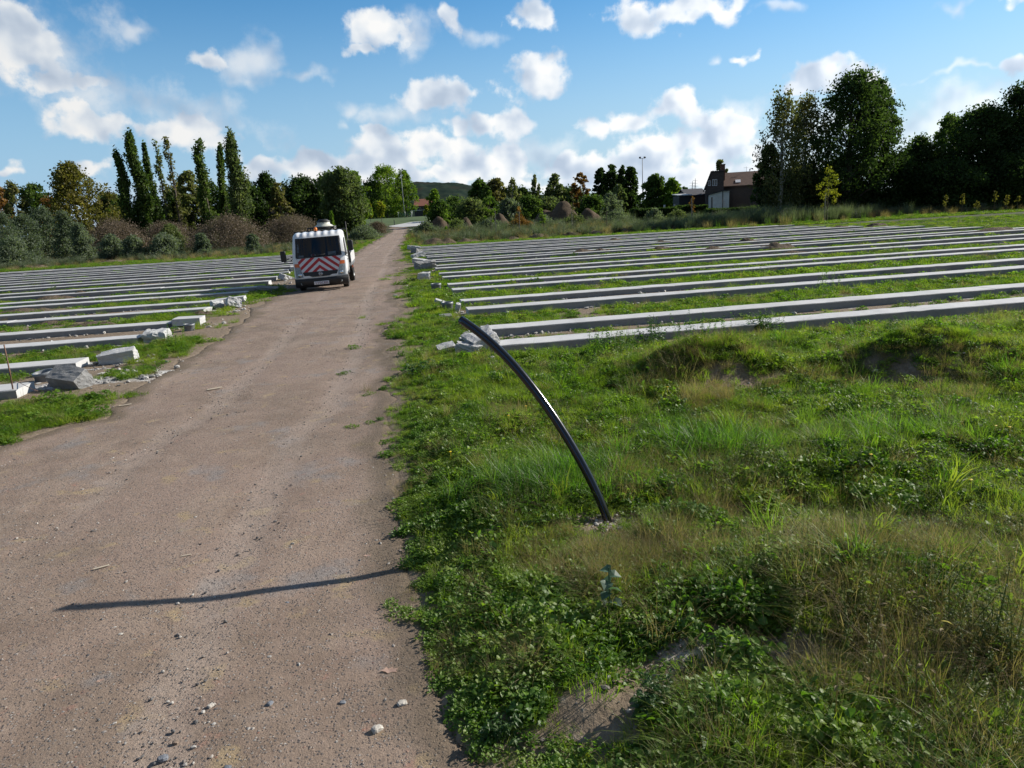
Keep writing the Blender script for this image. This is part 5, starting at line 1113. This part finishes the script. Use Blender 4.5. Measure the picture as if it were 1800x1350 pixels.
for k, (px, yt, w, lab) in enumerate([(1058, 296, 24, 'first of the dark spiky trees beside the mast'), (1076, 290, 30, 'tallest of the dark spiky trees'), (1094, 292, 20, 'narrow dark spiky tree'), (1110, 294, 24, 'dark spiky tree touching the mast')]):
    tree(px, yt, w * 1.25, 170 + k, 'tall', 'dark', lab, 'alder', 'alder', group=GM, n_=6500, z0=.05, rad=.16, sparse=.9)
tree(1085, 325, 90, 178, 'mass', 'dark', 'dark thicket below the spiky trees', 'thicket', 'tree_belt', group=GM, n_=8000, z0=0.)
tree(1088, 325, 36, 150, 'round', 'willow', 'paler bush in front of the spiky trees', 'bush', 'tall_bush', group=GM, n_=4500, z0=0.)
tree(1152, 307, 46, 160, 'round', 'oak', 'rounded dark green tree right of the tall mast', group=GM, n_=8000, z0=.02)
tree(1182, 314, 38, 158, 'round', 'lime', 'yellow green tree between the mast and the house', group=GM, n_=6000, z0=.02)
tree(1203, 330, 24, 170, 'round', 'oak', 'small tree edge behind the shed roof', group=GM, n_=3000)
tree(1264, 281, 20, 122, 'tall', 'pale', 'slim tree rising behind the house chimney', group=GM, n_=2600, z0=.3)
tree(1276, 297, 9, 120, 'tall', 'pale', 'tiny treetop right of the chimney', group=GM, n_=600, z0=.4)
# the big trees on the sun side
tree(1372, 160, 92, 80, 'birch', 'birch', 'tall weeping birch with see through crown beside the house', 'birch', 'birch', n_=11000, z0=.1, bark=M_BARKP, sparse=.55, group=GR, rad=.22)
tree(1412, 166, 80, 84, 'birch', 'birch', 'brownish birch leaning into the big alder', 'birch', 'birch', n_=10000, z0=.12, bark=M_BARKP, sparse=.58, group=GR, rad=.2)
tree(1488, 127, 172, 84, 'tall', 'dark', 'largest dark alder with twin crown tops', 'alder', 'alder', n_=21000, z0=.1, group=GR, rad=.42, ls=.17, sparse=.85)
tree(1530, 140, 88, 86, 'tall', 'dark', 'second crown of the big alder, lower and to its right', 'alder', 'alder', n_=10000, z0=.3, group=GR, rad=.25, ls=.17)
tree(1350, 255, 50, 82, 'round', 'dark', 'dark bushy tree hiding the house roof end', group=GR, n_=7000, z0=0.)
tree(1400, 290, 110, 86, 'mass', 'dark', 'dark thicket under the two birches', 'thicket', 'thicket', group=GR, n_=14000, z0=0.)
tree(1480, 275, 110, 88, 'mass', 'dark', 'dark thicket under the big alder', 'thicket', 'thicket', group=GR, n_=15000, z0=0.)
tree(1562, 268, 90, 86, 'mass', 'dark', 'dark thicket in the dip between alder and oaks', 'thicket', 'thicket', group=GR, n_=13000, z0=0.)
tree(1612, 240, 96, 88, 'round', 'dark', 'dark rounded tree starting the tall wood', group=GR, n_=14000, z0=.0)
tree(1660, 202, 76, 92, 'tall', 'oak', 'lighter feathery topped tree in the tall wood', group=GR, n_=10000, z0=.05, sparse=.9)
tree(1722, 186, 130, 86, 'mass', 'dark', 'massive dark oak in the tall wood', 'oak', 'oak', group=GR, n_=24000, z0=.0, ls=.18)
tree(1800, 140, 150, 86, 'round', 'dark', 'tallest oak cut by the photo edge', 'oak', 'oak', group=GR, n_=24000, z0=.02, ls=.18)
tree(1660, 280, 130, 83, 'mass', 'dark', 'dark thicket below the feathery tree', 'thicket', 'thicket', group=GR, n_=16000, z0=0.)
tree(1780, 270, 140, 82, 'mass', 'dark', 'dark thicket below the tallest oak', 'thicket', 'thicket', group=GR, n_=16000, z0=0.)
tree(1870, 200, 150, 90, 'mass', 'dark', 'dark oak just beyond the photo edge', 'oak', 'oak', group=GR, n_=16000, z0=0.)
tree(1455, 291, 40, 71, 'tall', 'gold', 'yellow green staked sapling before the big alder', 'sapling', 'sapling', n_=1700, ls=.075, z0=.25, rad=.04, sparse=.62)
for (px, yt, lab) in [(1664, 342, 'first small yellow shrub at the wood edge'), (1694, 340, 'second small yellow shrub at the wood edge, a bit taller'), (1751, 335, 'brightest small yellow shrub before the massive oak'), (1772, 342, 'small yellow shrub beside the brightest one'), (1792, 344, 'small yellow shrub at the photo edge'), (1720, 352, 'tiny pale yellow shrub in the dry grass')]:
    tree(px, yt, 9, 73, 'round', 'yellow', lab, 'shrub', 'yellow_shrub', n_=110, ls=.09, z0=.45, rad=.015, group='small yellow shrubs')
GPl = 'young planted trees on stakes'
for (px, yt, yb, w, pl_, n_, lab) in [(862, 345, 398, 20, 'lime', 700, 'young staked tree before the olive willow clump'), (912, 362, 398, 14, 'rust', 300, 'bare young tree by the pointed sand heap'), (954, 365, 396, 12, 'lime', 400, 'small leafy young tree left of the big sand heap'), (1008, 340, 389, 16, 'birch', 350, 'bare stemmed young tree in front of the big sand heap'), (1066, 345, 392, 18, 'grey', 450, 'thin young tree beside the lower sand heap'), (1217, 345, 376, 10, 'rust', 160, 'bare staked young tree in front of the hedge'), (786, 368, 400, 16, 'lime', 500, 'leafy young tree over the first sand heap')]:
    tree(px, yt, w, 80, 'tall', pl_, lab, 'young tree', 'young_tree', n_=n_, ls=.08, z0=.35, rad=.035, group=GPl)
# hedge
def hedge(x0, x1, D, zt, label, pal='dark', n_=9000, dep=1.6):
    p0, p1 = at(x0, D), at(x1, D); r = np.random.RandomState(int(x0)); L = p1[0] - p0[0]; zg = 0
    c = np.stack([r.uniform(0, L, n_), r.uniform(0, dep, n_), zt * r.uniform(0.02, 1, n_) ** .8], -1); c[:, 2] *= .86 + .2 * vnoise(c[:, 0] * .8, c[:, 1], 3)
    k = n_; u1 = r.normal(0, 1, (k, 3)); u1 /= np.linalg.norm(u1, axis=1)[:, None]; u2 = np.cross(u1, r.normal(0, 1, (k, 3))); u2 /= np.linalg.norm(u2, axis=1)[:, None]; s1 = .16 * r.uniform(.6, 1.4, (k, 1))
    V = np.stack([c - u1 * s1, c - u2 * s1 * .6, c + u1 * s1, c + u2 * s1 * .6], 1).reshape(-1, 3)
    root = empty('hedge', (p0[0], D, 0)); tag(root, label, 'hedge'); mk('foliage', V, np.arange(k * 4).reshape(k, 4), LM[pal], False, root)
    b = bmesh.new(); box(b, .2, L - .2, dep * .3, dep * .7, 0, zt * .62); bmk('woody_core', b, M_BARK, root)
hedge(1112, 1245, 96, 2.35, 'clipped dark hedge in front of the house garden', n_=16000)
hedge(1245, 1345, 92, 1.8, 'lower dark hedge running under the birch', n_=11000)

# ------------------------------------------------------------------ heaps of sand and soil
def heap(px, ytop, ybase, wpx, D, m, label, seed, peaks=((0, 0, 1, 1),), name='sand_heap', cat='heap', H=None, group=None, dy=1., ragged=.17, xy=None):
    p = at(px, D) if xy is None else np.array(xy); W_ = wpx * D / F; H = H or max(.25, top_z(px, ytop, D)); n_ = 44
    g_ = np.linspace(-.75, .75, n_); XX, YY = np.meshgrid(g_ * W_ , g_ * W_ * dy); z = np.zeros_like(XX)
    for (a, b_, s, h) in peaks:
        d_ = np.sqrt(((XX - a * W_) / (s * W_ * .5)) ** 2 + ((YY - b_ * W_) / (s * W_ * .5 * dy)) ** 2); z = np.maximum(z, h * H * .9 * (.28 * np.clip(1.02 - d_, 0, 1) ** .95 + .72 * (.5 + .5 * np.cos(np.pi * np.clip(d_, 0, 1)))))
    z = z * (1 + ragged * 2.2 * fbm(XX / W_ * 7 + seed, YY / W_ * 7, seed, 4)) + np.where(z > .02, ragged * H * .5 * fbm(XX / W_ * 16, YY / W_ * 16, seed + 1, 3), 0)
    z = np.where(z < .012, -.3, z); zg = float(hgt(p[0], p[1]))
    return tag(mk(name, np.stack([XX, YY, z], -1).reshape(-1, 3), grid_faces(n_, n_), m, True, loc=(p[0], p[1], zg)), label, cat, group)
GSa = 'sand heaps in the park'
heap(771, 378, 402, 66, 112, M_HEAP, 'rounded sand heap nearest to the track end', 3, group=GSa)
heap(878, 372, 392, 52, 116, M_HEAP, 'pointed sand heap behind the young trees', 4, group=GSa)
heap(988, 351, 390, 104, 108, M_HEAP, 'biggest sand heap with a ridge on its shoulder', 5, ((.02, 0, .9, 1), (-.28, .05, .62, .84)), group=GSa)
heap(1034, 362, 390, 80, 106, M_HEAP, 'lower sand heap leaning on the biggest one', 6, group=GSa)
heap(818, 380, 392, 40, 120, M_HEAP, 'low brown earth heap between the willow clumps', 7, group=GSa)
M_HEAP2 = mat('field earth', lambda t: m_heap(t, ((.065, .05, .035), (.135, .106, .076), (.22, .178, .13))))
heap(765, 410, 430, 84, 66, M_HEAPD, 'dark mound with lit brown shoulder at the far field corner', 8, ((-.05, 0, .95, .9), (.2, 0, .6, 1.)), 'soil_mound', 'mound', H=.8, ragged=.3)
heap(815, 410, 428, 56, 67.5, M_HEAPD, 'second, lower dark mound next to the far corner one', 9, ((0, 0, 1, 1), (.3, .1, .6, .8)), 'soil_mound', 'mound', H=.45, ragged=.3)
GSo = 'clods of soil along the far field edge'
for k, (px, D, w, H, lab) in enumerate([(898, 68, 26, .65, 'low soil clod nearest the far corner mounds'), (945, 69, 34, .85, 'dark soil clod below the pointed sand heap'), (1003, 70, 30, .8, 'dark soil clod below the biggest sand heap'), (1043, 71, 28, .7, 'brown soil clod below the lower sand heap'), (1096, 72, 26, .7, 'soil clod below the mast'), (1152, 73, 28, .95, 'dark soil clod below the hedge start'), (1200, 74, 32, .8, 'brown soil clod before the bare staked tree'), (1232, 75, 22, .6, 'small clod before the hedge end'), (1305, 76, 46, .95, 'long dark clod before the lower hedge'), (30, 63, 42, .5, 'soil clod behind the white sack'), (62, 62, 22, .5, 'small brown clod right of the white sack'), (190, 64, 40, .45, 'bare earth clod on the truck side verge')]):
    heap(px, 0, 0, w * 1.5, D, M_HEAPD if 'dark' in lab else M_HEAP2, lab, 20 + k, ((0, 0, 1, 1), (.2, .05, .6, .7), (-.25, 0, .5, .75)), 'soil_mound', 'mound', H=H * .68, group=GSo, ragged=.34)
GF = 'small earth heaps between the beams'
def fheap(px, py, w, h, label, seed, dy=.5):
    g = G(px, py); heap(px, 0, 0, w / (g[1] / F), g[1], M_HEAP2, label, seed, ((0, 0, 1, 1), (.24, 0, .6, .8), (-.25, .02, .5, .6)), 'earth_heap', 'heap', H=h * .8, group=GF, dy=dy, ragged=.2, xy=g[:2])
for k, (px, py, w, h, lab) in enumerate([(1250, 444, 2.4, .42, 'dark earth heap in the middle of the pipe side field'), (1022, 445, 2.2, .30, 'flat earth heap toward the row ends of the pipe side field'), (1055, 444, 1.6, .34, 'twin of the flat heap, a little more rounded'), (1162, 430, 1.8, .4, 'earth heap two rows behind the dark one'), (1160, 440, 1.6, .3, 'pale low earth heap beside the dark one'), (1312, 428, 1.6, .45, 'pointed small heap far out between rows'), (1362, 438, 2.2, .45, 'brown heap between rows below the alder'), (1392, 450, 2., .3, 'flat brown smear of earth near the mid rows'), (1745, 410, 3., .5, 'brown earth heap far out near the row ends'), (1080, 423, 1.5, .25, 'tiny earth heap close to the far rows'), (1475, 402, 2., .35, 'tiny dark heap at the far rows'), (1540, 398, 2., .4, 'tiny heap at the end of the far rows'), (938, 431, 1.8, .3, 'tiny pale heap left in the far rows'),
                                  (92, 525, 2., .26, 'sandy heap between rows on the truck side'), (145, 520, 1.5, .34, 'taller sandy heap beside it on the truck side'), (42, 551, 2.4, .2, 'low tan heap between rows at the photo edge'), (160, 577, 1.6, .2, 'stony rubble heap between rows on the truck side'), (90, 572, 1.2, .16, 'small tan rubble heap left of the stony one'), (352, 556, .9, .16, 'bare crumbly soil heap by the fifth beam end')]):
    fheap(px, py, w, h, lab, 60 + k)
# bare earthy crests of the two near humps
# white sacks
for (px, py, s, lab) in [(42, 466, .42, 'crumpled white sack on the truck side verge'), (236, 412, .5, 'small white scrap among the brown brambles')]:
    g = G(px, py) if py > 440 else at(px, 80, 1.2); b = rock(s * 1.5, s, s * .5, 31, .3, 3, .3); o = bmk('white_sack', b, simple('white woven plastic', (.75, .76, .77), .6), loc=(g[0], g[1], (float(hgt(g[0], g[1])) + .12) if py > 440 else 1.9), smooth=True); tag(o, lab, 'sack')

for (px, yt, w, D, pl_, lab) in [(748, 388, 40, 96, 'grey', 'low grey scrub at the foot of the first sand heap'), (800, 384, 46, 97, 'willow', 'low green scrub right of the first sand heap'), (858, 383, 50, 97, 'grey', 'low grey scrub before the pointed sand heap'), (915, 381, 44, 98, 'rust', 'withered brown scrub right of the pointed sand heap'),
                                (956, 377, 40, 96, 'grey', 'low grey scrub at the shoulder of the biggest sand heap'), (1012, 377, 50, 96, 'willow', 'low scrub covering the foot of the biggest sand heap'), (1082, 368, 60, 94, 'grey', 'grey green scrub right of the lower sand heap'), (1150, 366, 44, 88, 'grey', 'grey green scrub before the clipped hedge'), (1190, 368, 50, 86, 'willow', 'low green scrub below the white headed posts')]:
    tree(px, yt, w, D, 'bush', pl_, lab, 'scrub', 'low_scrub', n_=3800, ls=.10, z0=0., group='low scrub before the sand heaps', trunk=False)

# ------------------------------------------------------------------ buildings and masts
def m_brick(t, c1=(.060, .048, .044), c2=(.095, .072, .062)):
    co = t.n('ShaderNodeTexCoord').outputs['Object']; co = t.vm('MULTIPLY', co, (1, 1, 1)); mp = t.n('ShaderNodeMapping', {'Vector': co}); mp.inputs['Rotation'].default_value = (R(90), 0, 0)
    bt = t.n('ShaderNodeTexBrick', {'Vector': mp.outputs[0], 'Color1': (*c1, 1), 'Color2': (*c2, 1), 'Mortar': (.14, .13, .12, 1), 'Scale': 4.5, 'Mortar Size': .012}); return t.n('ShaderNodeBsdfPrincipled', {'Base Color': bt.outputs[0], 'Roughness': .9})
def m_tiles(t, c1, c2):
    co = t.n('ShaderNodeTexCoord').outputs['Object']; w = t.n('ShaderNodeTexWave', {'Vector': co, 'Scale': 1.6, 'Distortion': .6, 'Detail': 2.}, bands_direction='Z'); f = t.noise(co, 2.5, 5., .7)
    c = t.mix(t.mr(f, .3, .7), c1, c2); c = t.mix(t.m('MULTIPLY', w.outputs[1], .3), c, tuple(x * .6 for x in c1)); return t.n('ShaderNodeBsdfPrincipled', {'Base Color': c, 'Roughness': .85})
M_BRICK = mat('dark brick', m_brick); M_RBRICK = mat('red brick', lambda t: m_brick(t, (.13, .05, .035), (.19, .075, .05))); M_TILE = mat('brown roof tiles', lambda t: m_tiles(t, (.105, .060, .042), (.165, .098, .068))); M_SLATE = mat('slate', lambda t: m_tiles(t, (.045, .047, .055), (.08, .08, .09))); M_RTILE = mat('red roof tiles', lambda t: m_tiles(t, (.20, .075, .045), (.30, .12, .07)))
M_PAINT = simple('white render', (.72, .73, .72), .8, var=.08, scale=2.); M_WIN = simple('window glass', (.03, .035, .045), .1, spec=.9); M_FRAME = simple('white window frame', (.70, .71, .72), .5)
def prism(name, prof, y0, y1, m, parent, axis='y'):
    """profile in (x,z), run along y"""
    k = len(prof); V = [(x, y, z) for y in (y0, y1) for x, z in prof]; f4 = np.array([(i, (i + 1) % k, k + (i + 1) % k, k + i) for i in range(k)])
    return mk(name, np.array(V, float), [f4, np.arange(k)[None, ::-1], (k + np.arange(k))[None, :]], m, False, parent)
def window(parent, x, z, w, h, y, nbars=1):
    b = bmesh.new(); box(b, x - w / 2 - .06, x + w / 2 + .06, y - .05, y + .02, z - .06, z); box(b, x - w / 2 - .06, x + w / 2 + .06, y - .05, y + .02, z + h, z + h + .06); box(b, x - w / 2 - .06, x - w / 2, y - .05, y + .02, z, z + h); box(b, x + w / 2, x + w / 2 + .06, y - .05, y + .02, z, z + h)
    for i in range(nbars): xx_ = x - w / 2 + w * (i + 1) / (nbars + 1); box(b, xx_ - .03, xx_ + .03, y - .04, y + .015, z, z + h)
    fr = bmk('window', b, M_FRAME, parent); b = bmesh.new(); box(b, x - w / 2, x + w / 2, y - .015, y + .01, z, z + h); bmk('pane', b, M_WIN, fr)
DH = 104; hp = at(1239, DH); S_ = DH / F * .985                   # metres per photo pixel at the house
house = empty('brick_house', (hp[0], hp[1], 0), -R(15.5)); tag(house, 'dark brick house with brown tiled roof, chimney and white annex', 'house')
xg = 31 * S_; zr = top_z(1250, 303, DH); ze = top_z(1239, 329, DH)
prism('gable_wall', [(0, 0), (xg, 0), (xg, zr), (.8, zr), (0, ze)], 0, 8.5, M_BRICK, house)
prism('wing_roof', [(-.25, ze - .5), (-.12, ze - .5), (.86, zr + .04), (xg + .1, zr + .04), (xg + .1, zr + .16), (.76, zr + .16)], -.15, 8.7, M_SLATE, house)
xe = 10.5; ze2 = top_z(1290, 325, DH)
b = bmesh.new(); box(b, xg + .01, xe, .9, 8.2, 0, ze2); bmk('main_wall', b, M_BRICK, house)
yr = 4.5; V = np.array([(xg + .02, .55, ze2 - .12), (xe + .3, .55, ze2 - .12), (xe + .3, yr, zr - .02), (xg + .02, yr, zr - .02), (xg + .02, 8.5, ze2 - .12), (xe + .3, 8.5, ze2 - .12)]); V = np.concatenate([V, V - [0, 0, .14]])
rf = mk('tiled_roof', V, np.array([(0, 1, 2, 3), (3, 2, 5, 4), (6, 9, 8, 7), (9, 10, 11, 8), (0, 6, 7, 1), (4, 5, 11, 10)]), M_TILE, False, house)
b = bmesh.new(); sx0 = 55 * S_; sl_ = (zr - ze2) / (yr - .55); ys = 1.3
for v in box(b, sx0 - .35, sx0 + .35, ys, ys + .8, 0, .06): v.co.z += ze2 - .1 + (v.co.y - .55) * sl_ + .03
bmk('skylight', b, M_FRAME, rf)
b = bmesh.new(); box(b, 25 * S_, 33 * S_, .6, 1.5, zr - 1.2, zr + .95, .02); box(b, 25 * S_ - .05, 33 * S_ + .05, .55, 1.55, zr + .95, zr + 1.05, .02); bmk('chimney', b, M_RBRICK, house)
window(house, 16 * S_, top_z(1255, 326, DH), .55, .75, 0.); window(house, 7 * S_, top_z(1245, 326, DH), .25, .6, 0., 0)
za = top_z(1272, 336, 100); zb_ = top_z(1246, 343, 100); ax1 = 39 * S_
prism('annex_wall', [(6 * S_, 0), (ax1, 0), (ax1, za), (28 * S_, za), (6 * S_, zb_ )], -3.4, -.02, M_PAINT, house)
prism('annex_roof', [(6 * S_ - .2, zb_ + .0), (28 * S_, za + .02), (ax1 + .1, za + .02), (ax1 + .1, za + .12), (28 * S_, za + .13), (6 * S_ - .2, zb_ + .12)], -3.6, -.03, M_SLATE, house)
b = bmesh.new(); box(b, 10 * S_, 12.4 * S_, -3.44, -3.38, .4, zb_ - .3); bmk('annex_door', b, M_WIN, house)
V, ps = tube([(28.5 * S_, -3.45, 0), (28.5 * S_, -3.45, za)], .05, 6); mk('drain_pipe', V, ps, M_BLK, True, house)
V, ps = merge([tube([(44 * S_ * 1.6, 4.5, zr - .1), (44 * S_ * 1.6, 4.5, zr + .7)], .02, 5), tube([(44 * S_ * 1.6 - .4, 4.5, zr + .5), (44 * S_ * 1.6 + .4, 4.5, zr + .5)], .015, 5)]); mk('aerial', V, ps, M_STEEL, True, house)
# outbuildings left of the house
def shed(x0, x1, yt, yt2, D, label, m, mr_, dep=6., lean=False, name='shed', cat='shed'):
    p = at(x0, D); w = (x1 - x0) * D / F; zt, z2 = top_z(x0, yt, D), top_z(x0, yt2, D); e = empty(name, (p[0], p[1], 0)); tag(e, label, cat)
    b = bmesh.new(); box(b, 0, w, 0, dep, 0, z2); bmk('wall', b, m, e)
    if lean: V = np.array([(-.2, -.3, z2), (w + .2, -.3, z2), (w + .2, dep, zt), (-.2, dep, zt)]); 
    else: V = np.array([(-.2, -.3, z2 + .01), (w + .2, -.3, z2 + .01), (w + .2, dep / 2, zt), (-.2, dep / 2, zt), (w + .2, dep + .3, z2 + .01), (-.2, dep + .3, z2 + .01)])
    n0_ = len(V); V = np.concatenate([V, V + [0, 0, .12]]); fs_ = [(0, 1, 2, 3)] + ([] if lean else [(3, 2, 4, 5)])
    rim_ = [0, 1, 2, 3] if lean else [0, 1, 2, 4, 5, 3]
    Fq = np.array([f[::-1] for f in fs_] + [tuple(i + n0_ for i in f) for f in fs_] + [(rim_[i], rim_[(i + 1) % len(rim_)], rim_[(i + 1) % len(rim_)] + n0_, rim_[i] + n0_) for i in range(len(rim_))])
    mk('roof', V, Fq, mr_, False, e)
    if not lean:
        mk('gable', np.array([(0, 0, z2), (0, dep, z2), (0, dep / 2, zt), (w, 0, z2), (w, dep, z2), (w, dep / 2, zt)]), np.array([(0, 2, 1), (3, 4, 5)]), m, False, e)
    return e, w, z2
shed(1207, 1240, 333, 345, 112, 'brown roofed outbuilding beside the house', M_BRICK, M_SLATE, name='outbuilding', cat='outbuilding')
shed(1194, 1213, 341.5, 344.5, 108, 'low shed with pale sheet roof', M_BLK, simple('pale sheet roof', (.42, .43, .42), .6), dep=4., lean=True)
e, w, z2 = shed(730, 768, 350, 363, 310, 'red roofed clubhouse behind the pitch', M_SLATE, M_RTILE, dep=12., name='clubhouse', cat='building')
window(e, w * .22, z2 - 1.7, 1.4, 1.1, 0.); window(e, w * .6, z2 - 1.7, 1.4, 1.1, 0.)
b = bmesh.new(); box(b, w * .66, w * .95, 1.2, 1.5, z2 + .2, z2 + 1.3); bmk('dormer', b, M_PAINT, e)
# sports light masts
M_GALV = simple('galvanised steel', (.42, .44, .45), .5, metal=.5)
M_MAST = simple('weathered mast steel', (.26, .28, .29), .6)
def mast(px, yt, D, label, n_l=2):
    p = at(px, D); zg = float(hgt(p[0], p[1])); H = top_z(px, yt, D) - zg; e = empty('floodlight_mast', (p[0], p[1], zg)); tag(e, label, 'mast', 'floodlight masts')
    V, ps = tube([(0, 0, 0), (0, 0, H * .5), (0, 0, H)], [.15, .11, .075], 10); mk('pole', V, ps, M_MAST, True, e)
    V, ps = tube([(-.62, 0, H - .05), (.62, 0, H - .05)], .05, 6); mk('crossbar', V, ps, M_GALV, True, e)
    for s in (-1, 1):
        b = bmesh.new(); box(b, -.24, .24, -.12, .12, -.2, .2, .04); o = bmk('floodlight', b, M_BLK, e, loc=(s * .58, -.05, H + .16)); o.rotation_euler = (R(-50), 0, R(20 * s))
mast(712, 298, 255, 'slim floodlight mast in front of the lime trees'); mast(1130, 278, 182, 'tall floodlight mast standing clear against the sky')
# ball catch fence and goal at the pitch
p0 = at(701, 250); e = empty('ball_fence', (p0[0], p0[1], float(hgt(p0[0], p0[1])))); tag(e, 'green mesh ball fence between pale posts by the pitch', 'fence'); Wf = 24 * 250 / F
for k in range(3): V, ps = tube([(Wf * k / 2, 0, 0), (Wf * k / 2, 0, 2.1)], .07, 6); mk('post', V, ps, M_GALV, True, e)
b = bmesh.new()
for k in range(40): box(b, Wf * k / 40, Wf * k / 40 + .02, .02, .04, .05, 2.0)
for k in range(12): box(b, 0, Wf, .025, .035, .05 + k * .17, .075 + k * .17)
bmk('mesh_panel', b, simple('green wire', (.03, .10, .075), .6), e)
p0 = at(724, 256); e = empty('goal', (p0[0], p0[1], float(hgt(p0[0], p0[1])))); tag(e, 'white goal frame at the pitch edge before the clubhouse', 'goal'); wg = 5.0
V, ps = tube([(0, 0, 0), (0, 0, 2.2), (wg, 0, 2.2), (wg, 0, 0)], .06, 6); mk('frame', V, ps, M_FRAME, False, e); V, ps = merge([tube([(0, 0, 2.2), (0, 1.3, 0)], .03, 5), tube([(wg, 0, 2.2), (wg, 1.3, 0)], .03, 5)]); mk('stay', V, ps, M_FRAME, True, e)
p0 = at(693, 205); b = bmesh.new(); box(b, -.09, .09, -.09, .09, 0, 1.35, .02); box(b, -.11, .11, -.11, .11, 1.35, 1.5, .02); tag(bmk('bollard', b, M_BLK, loc=(p0[0], p0[1], float(hgt(p0[0], p0[1])))), 'short black post on the grass before the pale apron', 'post')
# signs behind the hedge
for (px, lab) in [(1168, 'white headed small post behind the hedge under the yellow green tree'), (1186, 'white headed small post nearer to the shed')]:
    p = at(px, 110); e = empty('marker_post', (p[0], p[1], 0)); tag(e, lab, 'post', 'white headed posts'); V, ps = tube([(0, 0, 0), (0, 0, 2.2)], .05, 6); mk('pole', V, ps, M_GALV, True, e); b = bmesh.new(); box(b, -.14, .14, -.05, .05, 2.2, 2.62, .02); bmk('head', b, M_FRAME, e)
# stakes of the young trees
for (px, yt, D, lab) in [(870.5, 370, 79.5, 'pale stake beside the young tree by the willow clump'), (1451, 339, 70.8, 'stake of the yellow green sapling'), (1005, 372, 79.6, 'stake beside the bare stemmed young tree'), (912.5, 372, 79.6, 'stake of the bare young tree by the pointed heap'), (1216, 349, 79.6, 'tall stake of the bare young tree before the hedge')]:
    p = at(px, D); H = top_z(px, yt, D); b = bmesh.new(); box(b, -.04, .04, -.04, .04, -.3, H, .01, 1); o = bmk('tree_stake', b, simple('weathered stake', (.26, .235, .19), .85, var=.3), loc=(p[0], p[1], float(hgt(p[0], p[1])))); tag(o, lab, 'stake', 'stakes of young trees')
# far pylons
M_FAR = simple('pylon steel', (.30, .32, .34), .6)
for (px, yt, D, lab) in [(1217, 318, 900, 'nearer lattice pylon above the shed roof'), (1222, 313, 1000, 'thin lattice pylon just right of the nearer one')]:
    p = at(px, D); H = top_z(px, yt, D); parts = []
    for (a, c) in ((-1, -1), (1, -1), (1, 1), (-1, 1)): parts.append(tube([(a * 2.4, c * 2.4, 0), (a * .5, c * .5, H * .75), (0, 0, H)], .16, 4))
    for k in range(7):
        z0_, z1_ = H * .75 * k / 7, H * .75 * (k + 1) / 7; w0, w1_ = 2.4 - 1.9 * k / 7, 2.4 - 1.9 * (k + 1) / 7; parts += [tube([(-w0, -w0, z0_), (w1_, -w1_, z1_)], .09, 4), tube([(w0, -w0, z0_), (-w1_, -w1_, z1_)], .09, 4)]
    for z_ in (.72, .82, .92): parts.append(tube([(-4.2 * (1.3 - z_ * .5), 0, H * z_), (4.2 * (1.3 - z_ * .5), 0, H * z_)], .14, 4))
    V, ps = merge(parts); tag(mk('power_pylon', V, ps, M_FAR, loc=(p[0], p[1], 0)), lab, 'pylon', 'far power pylons')
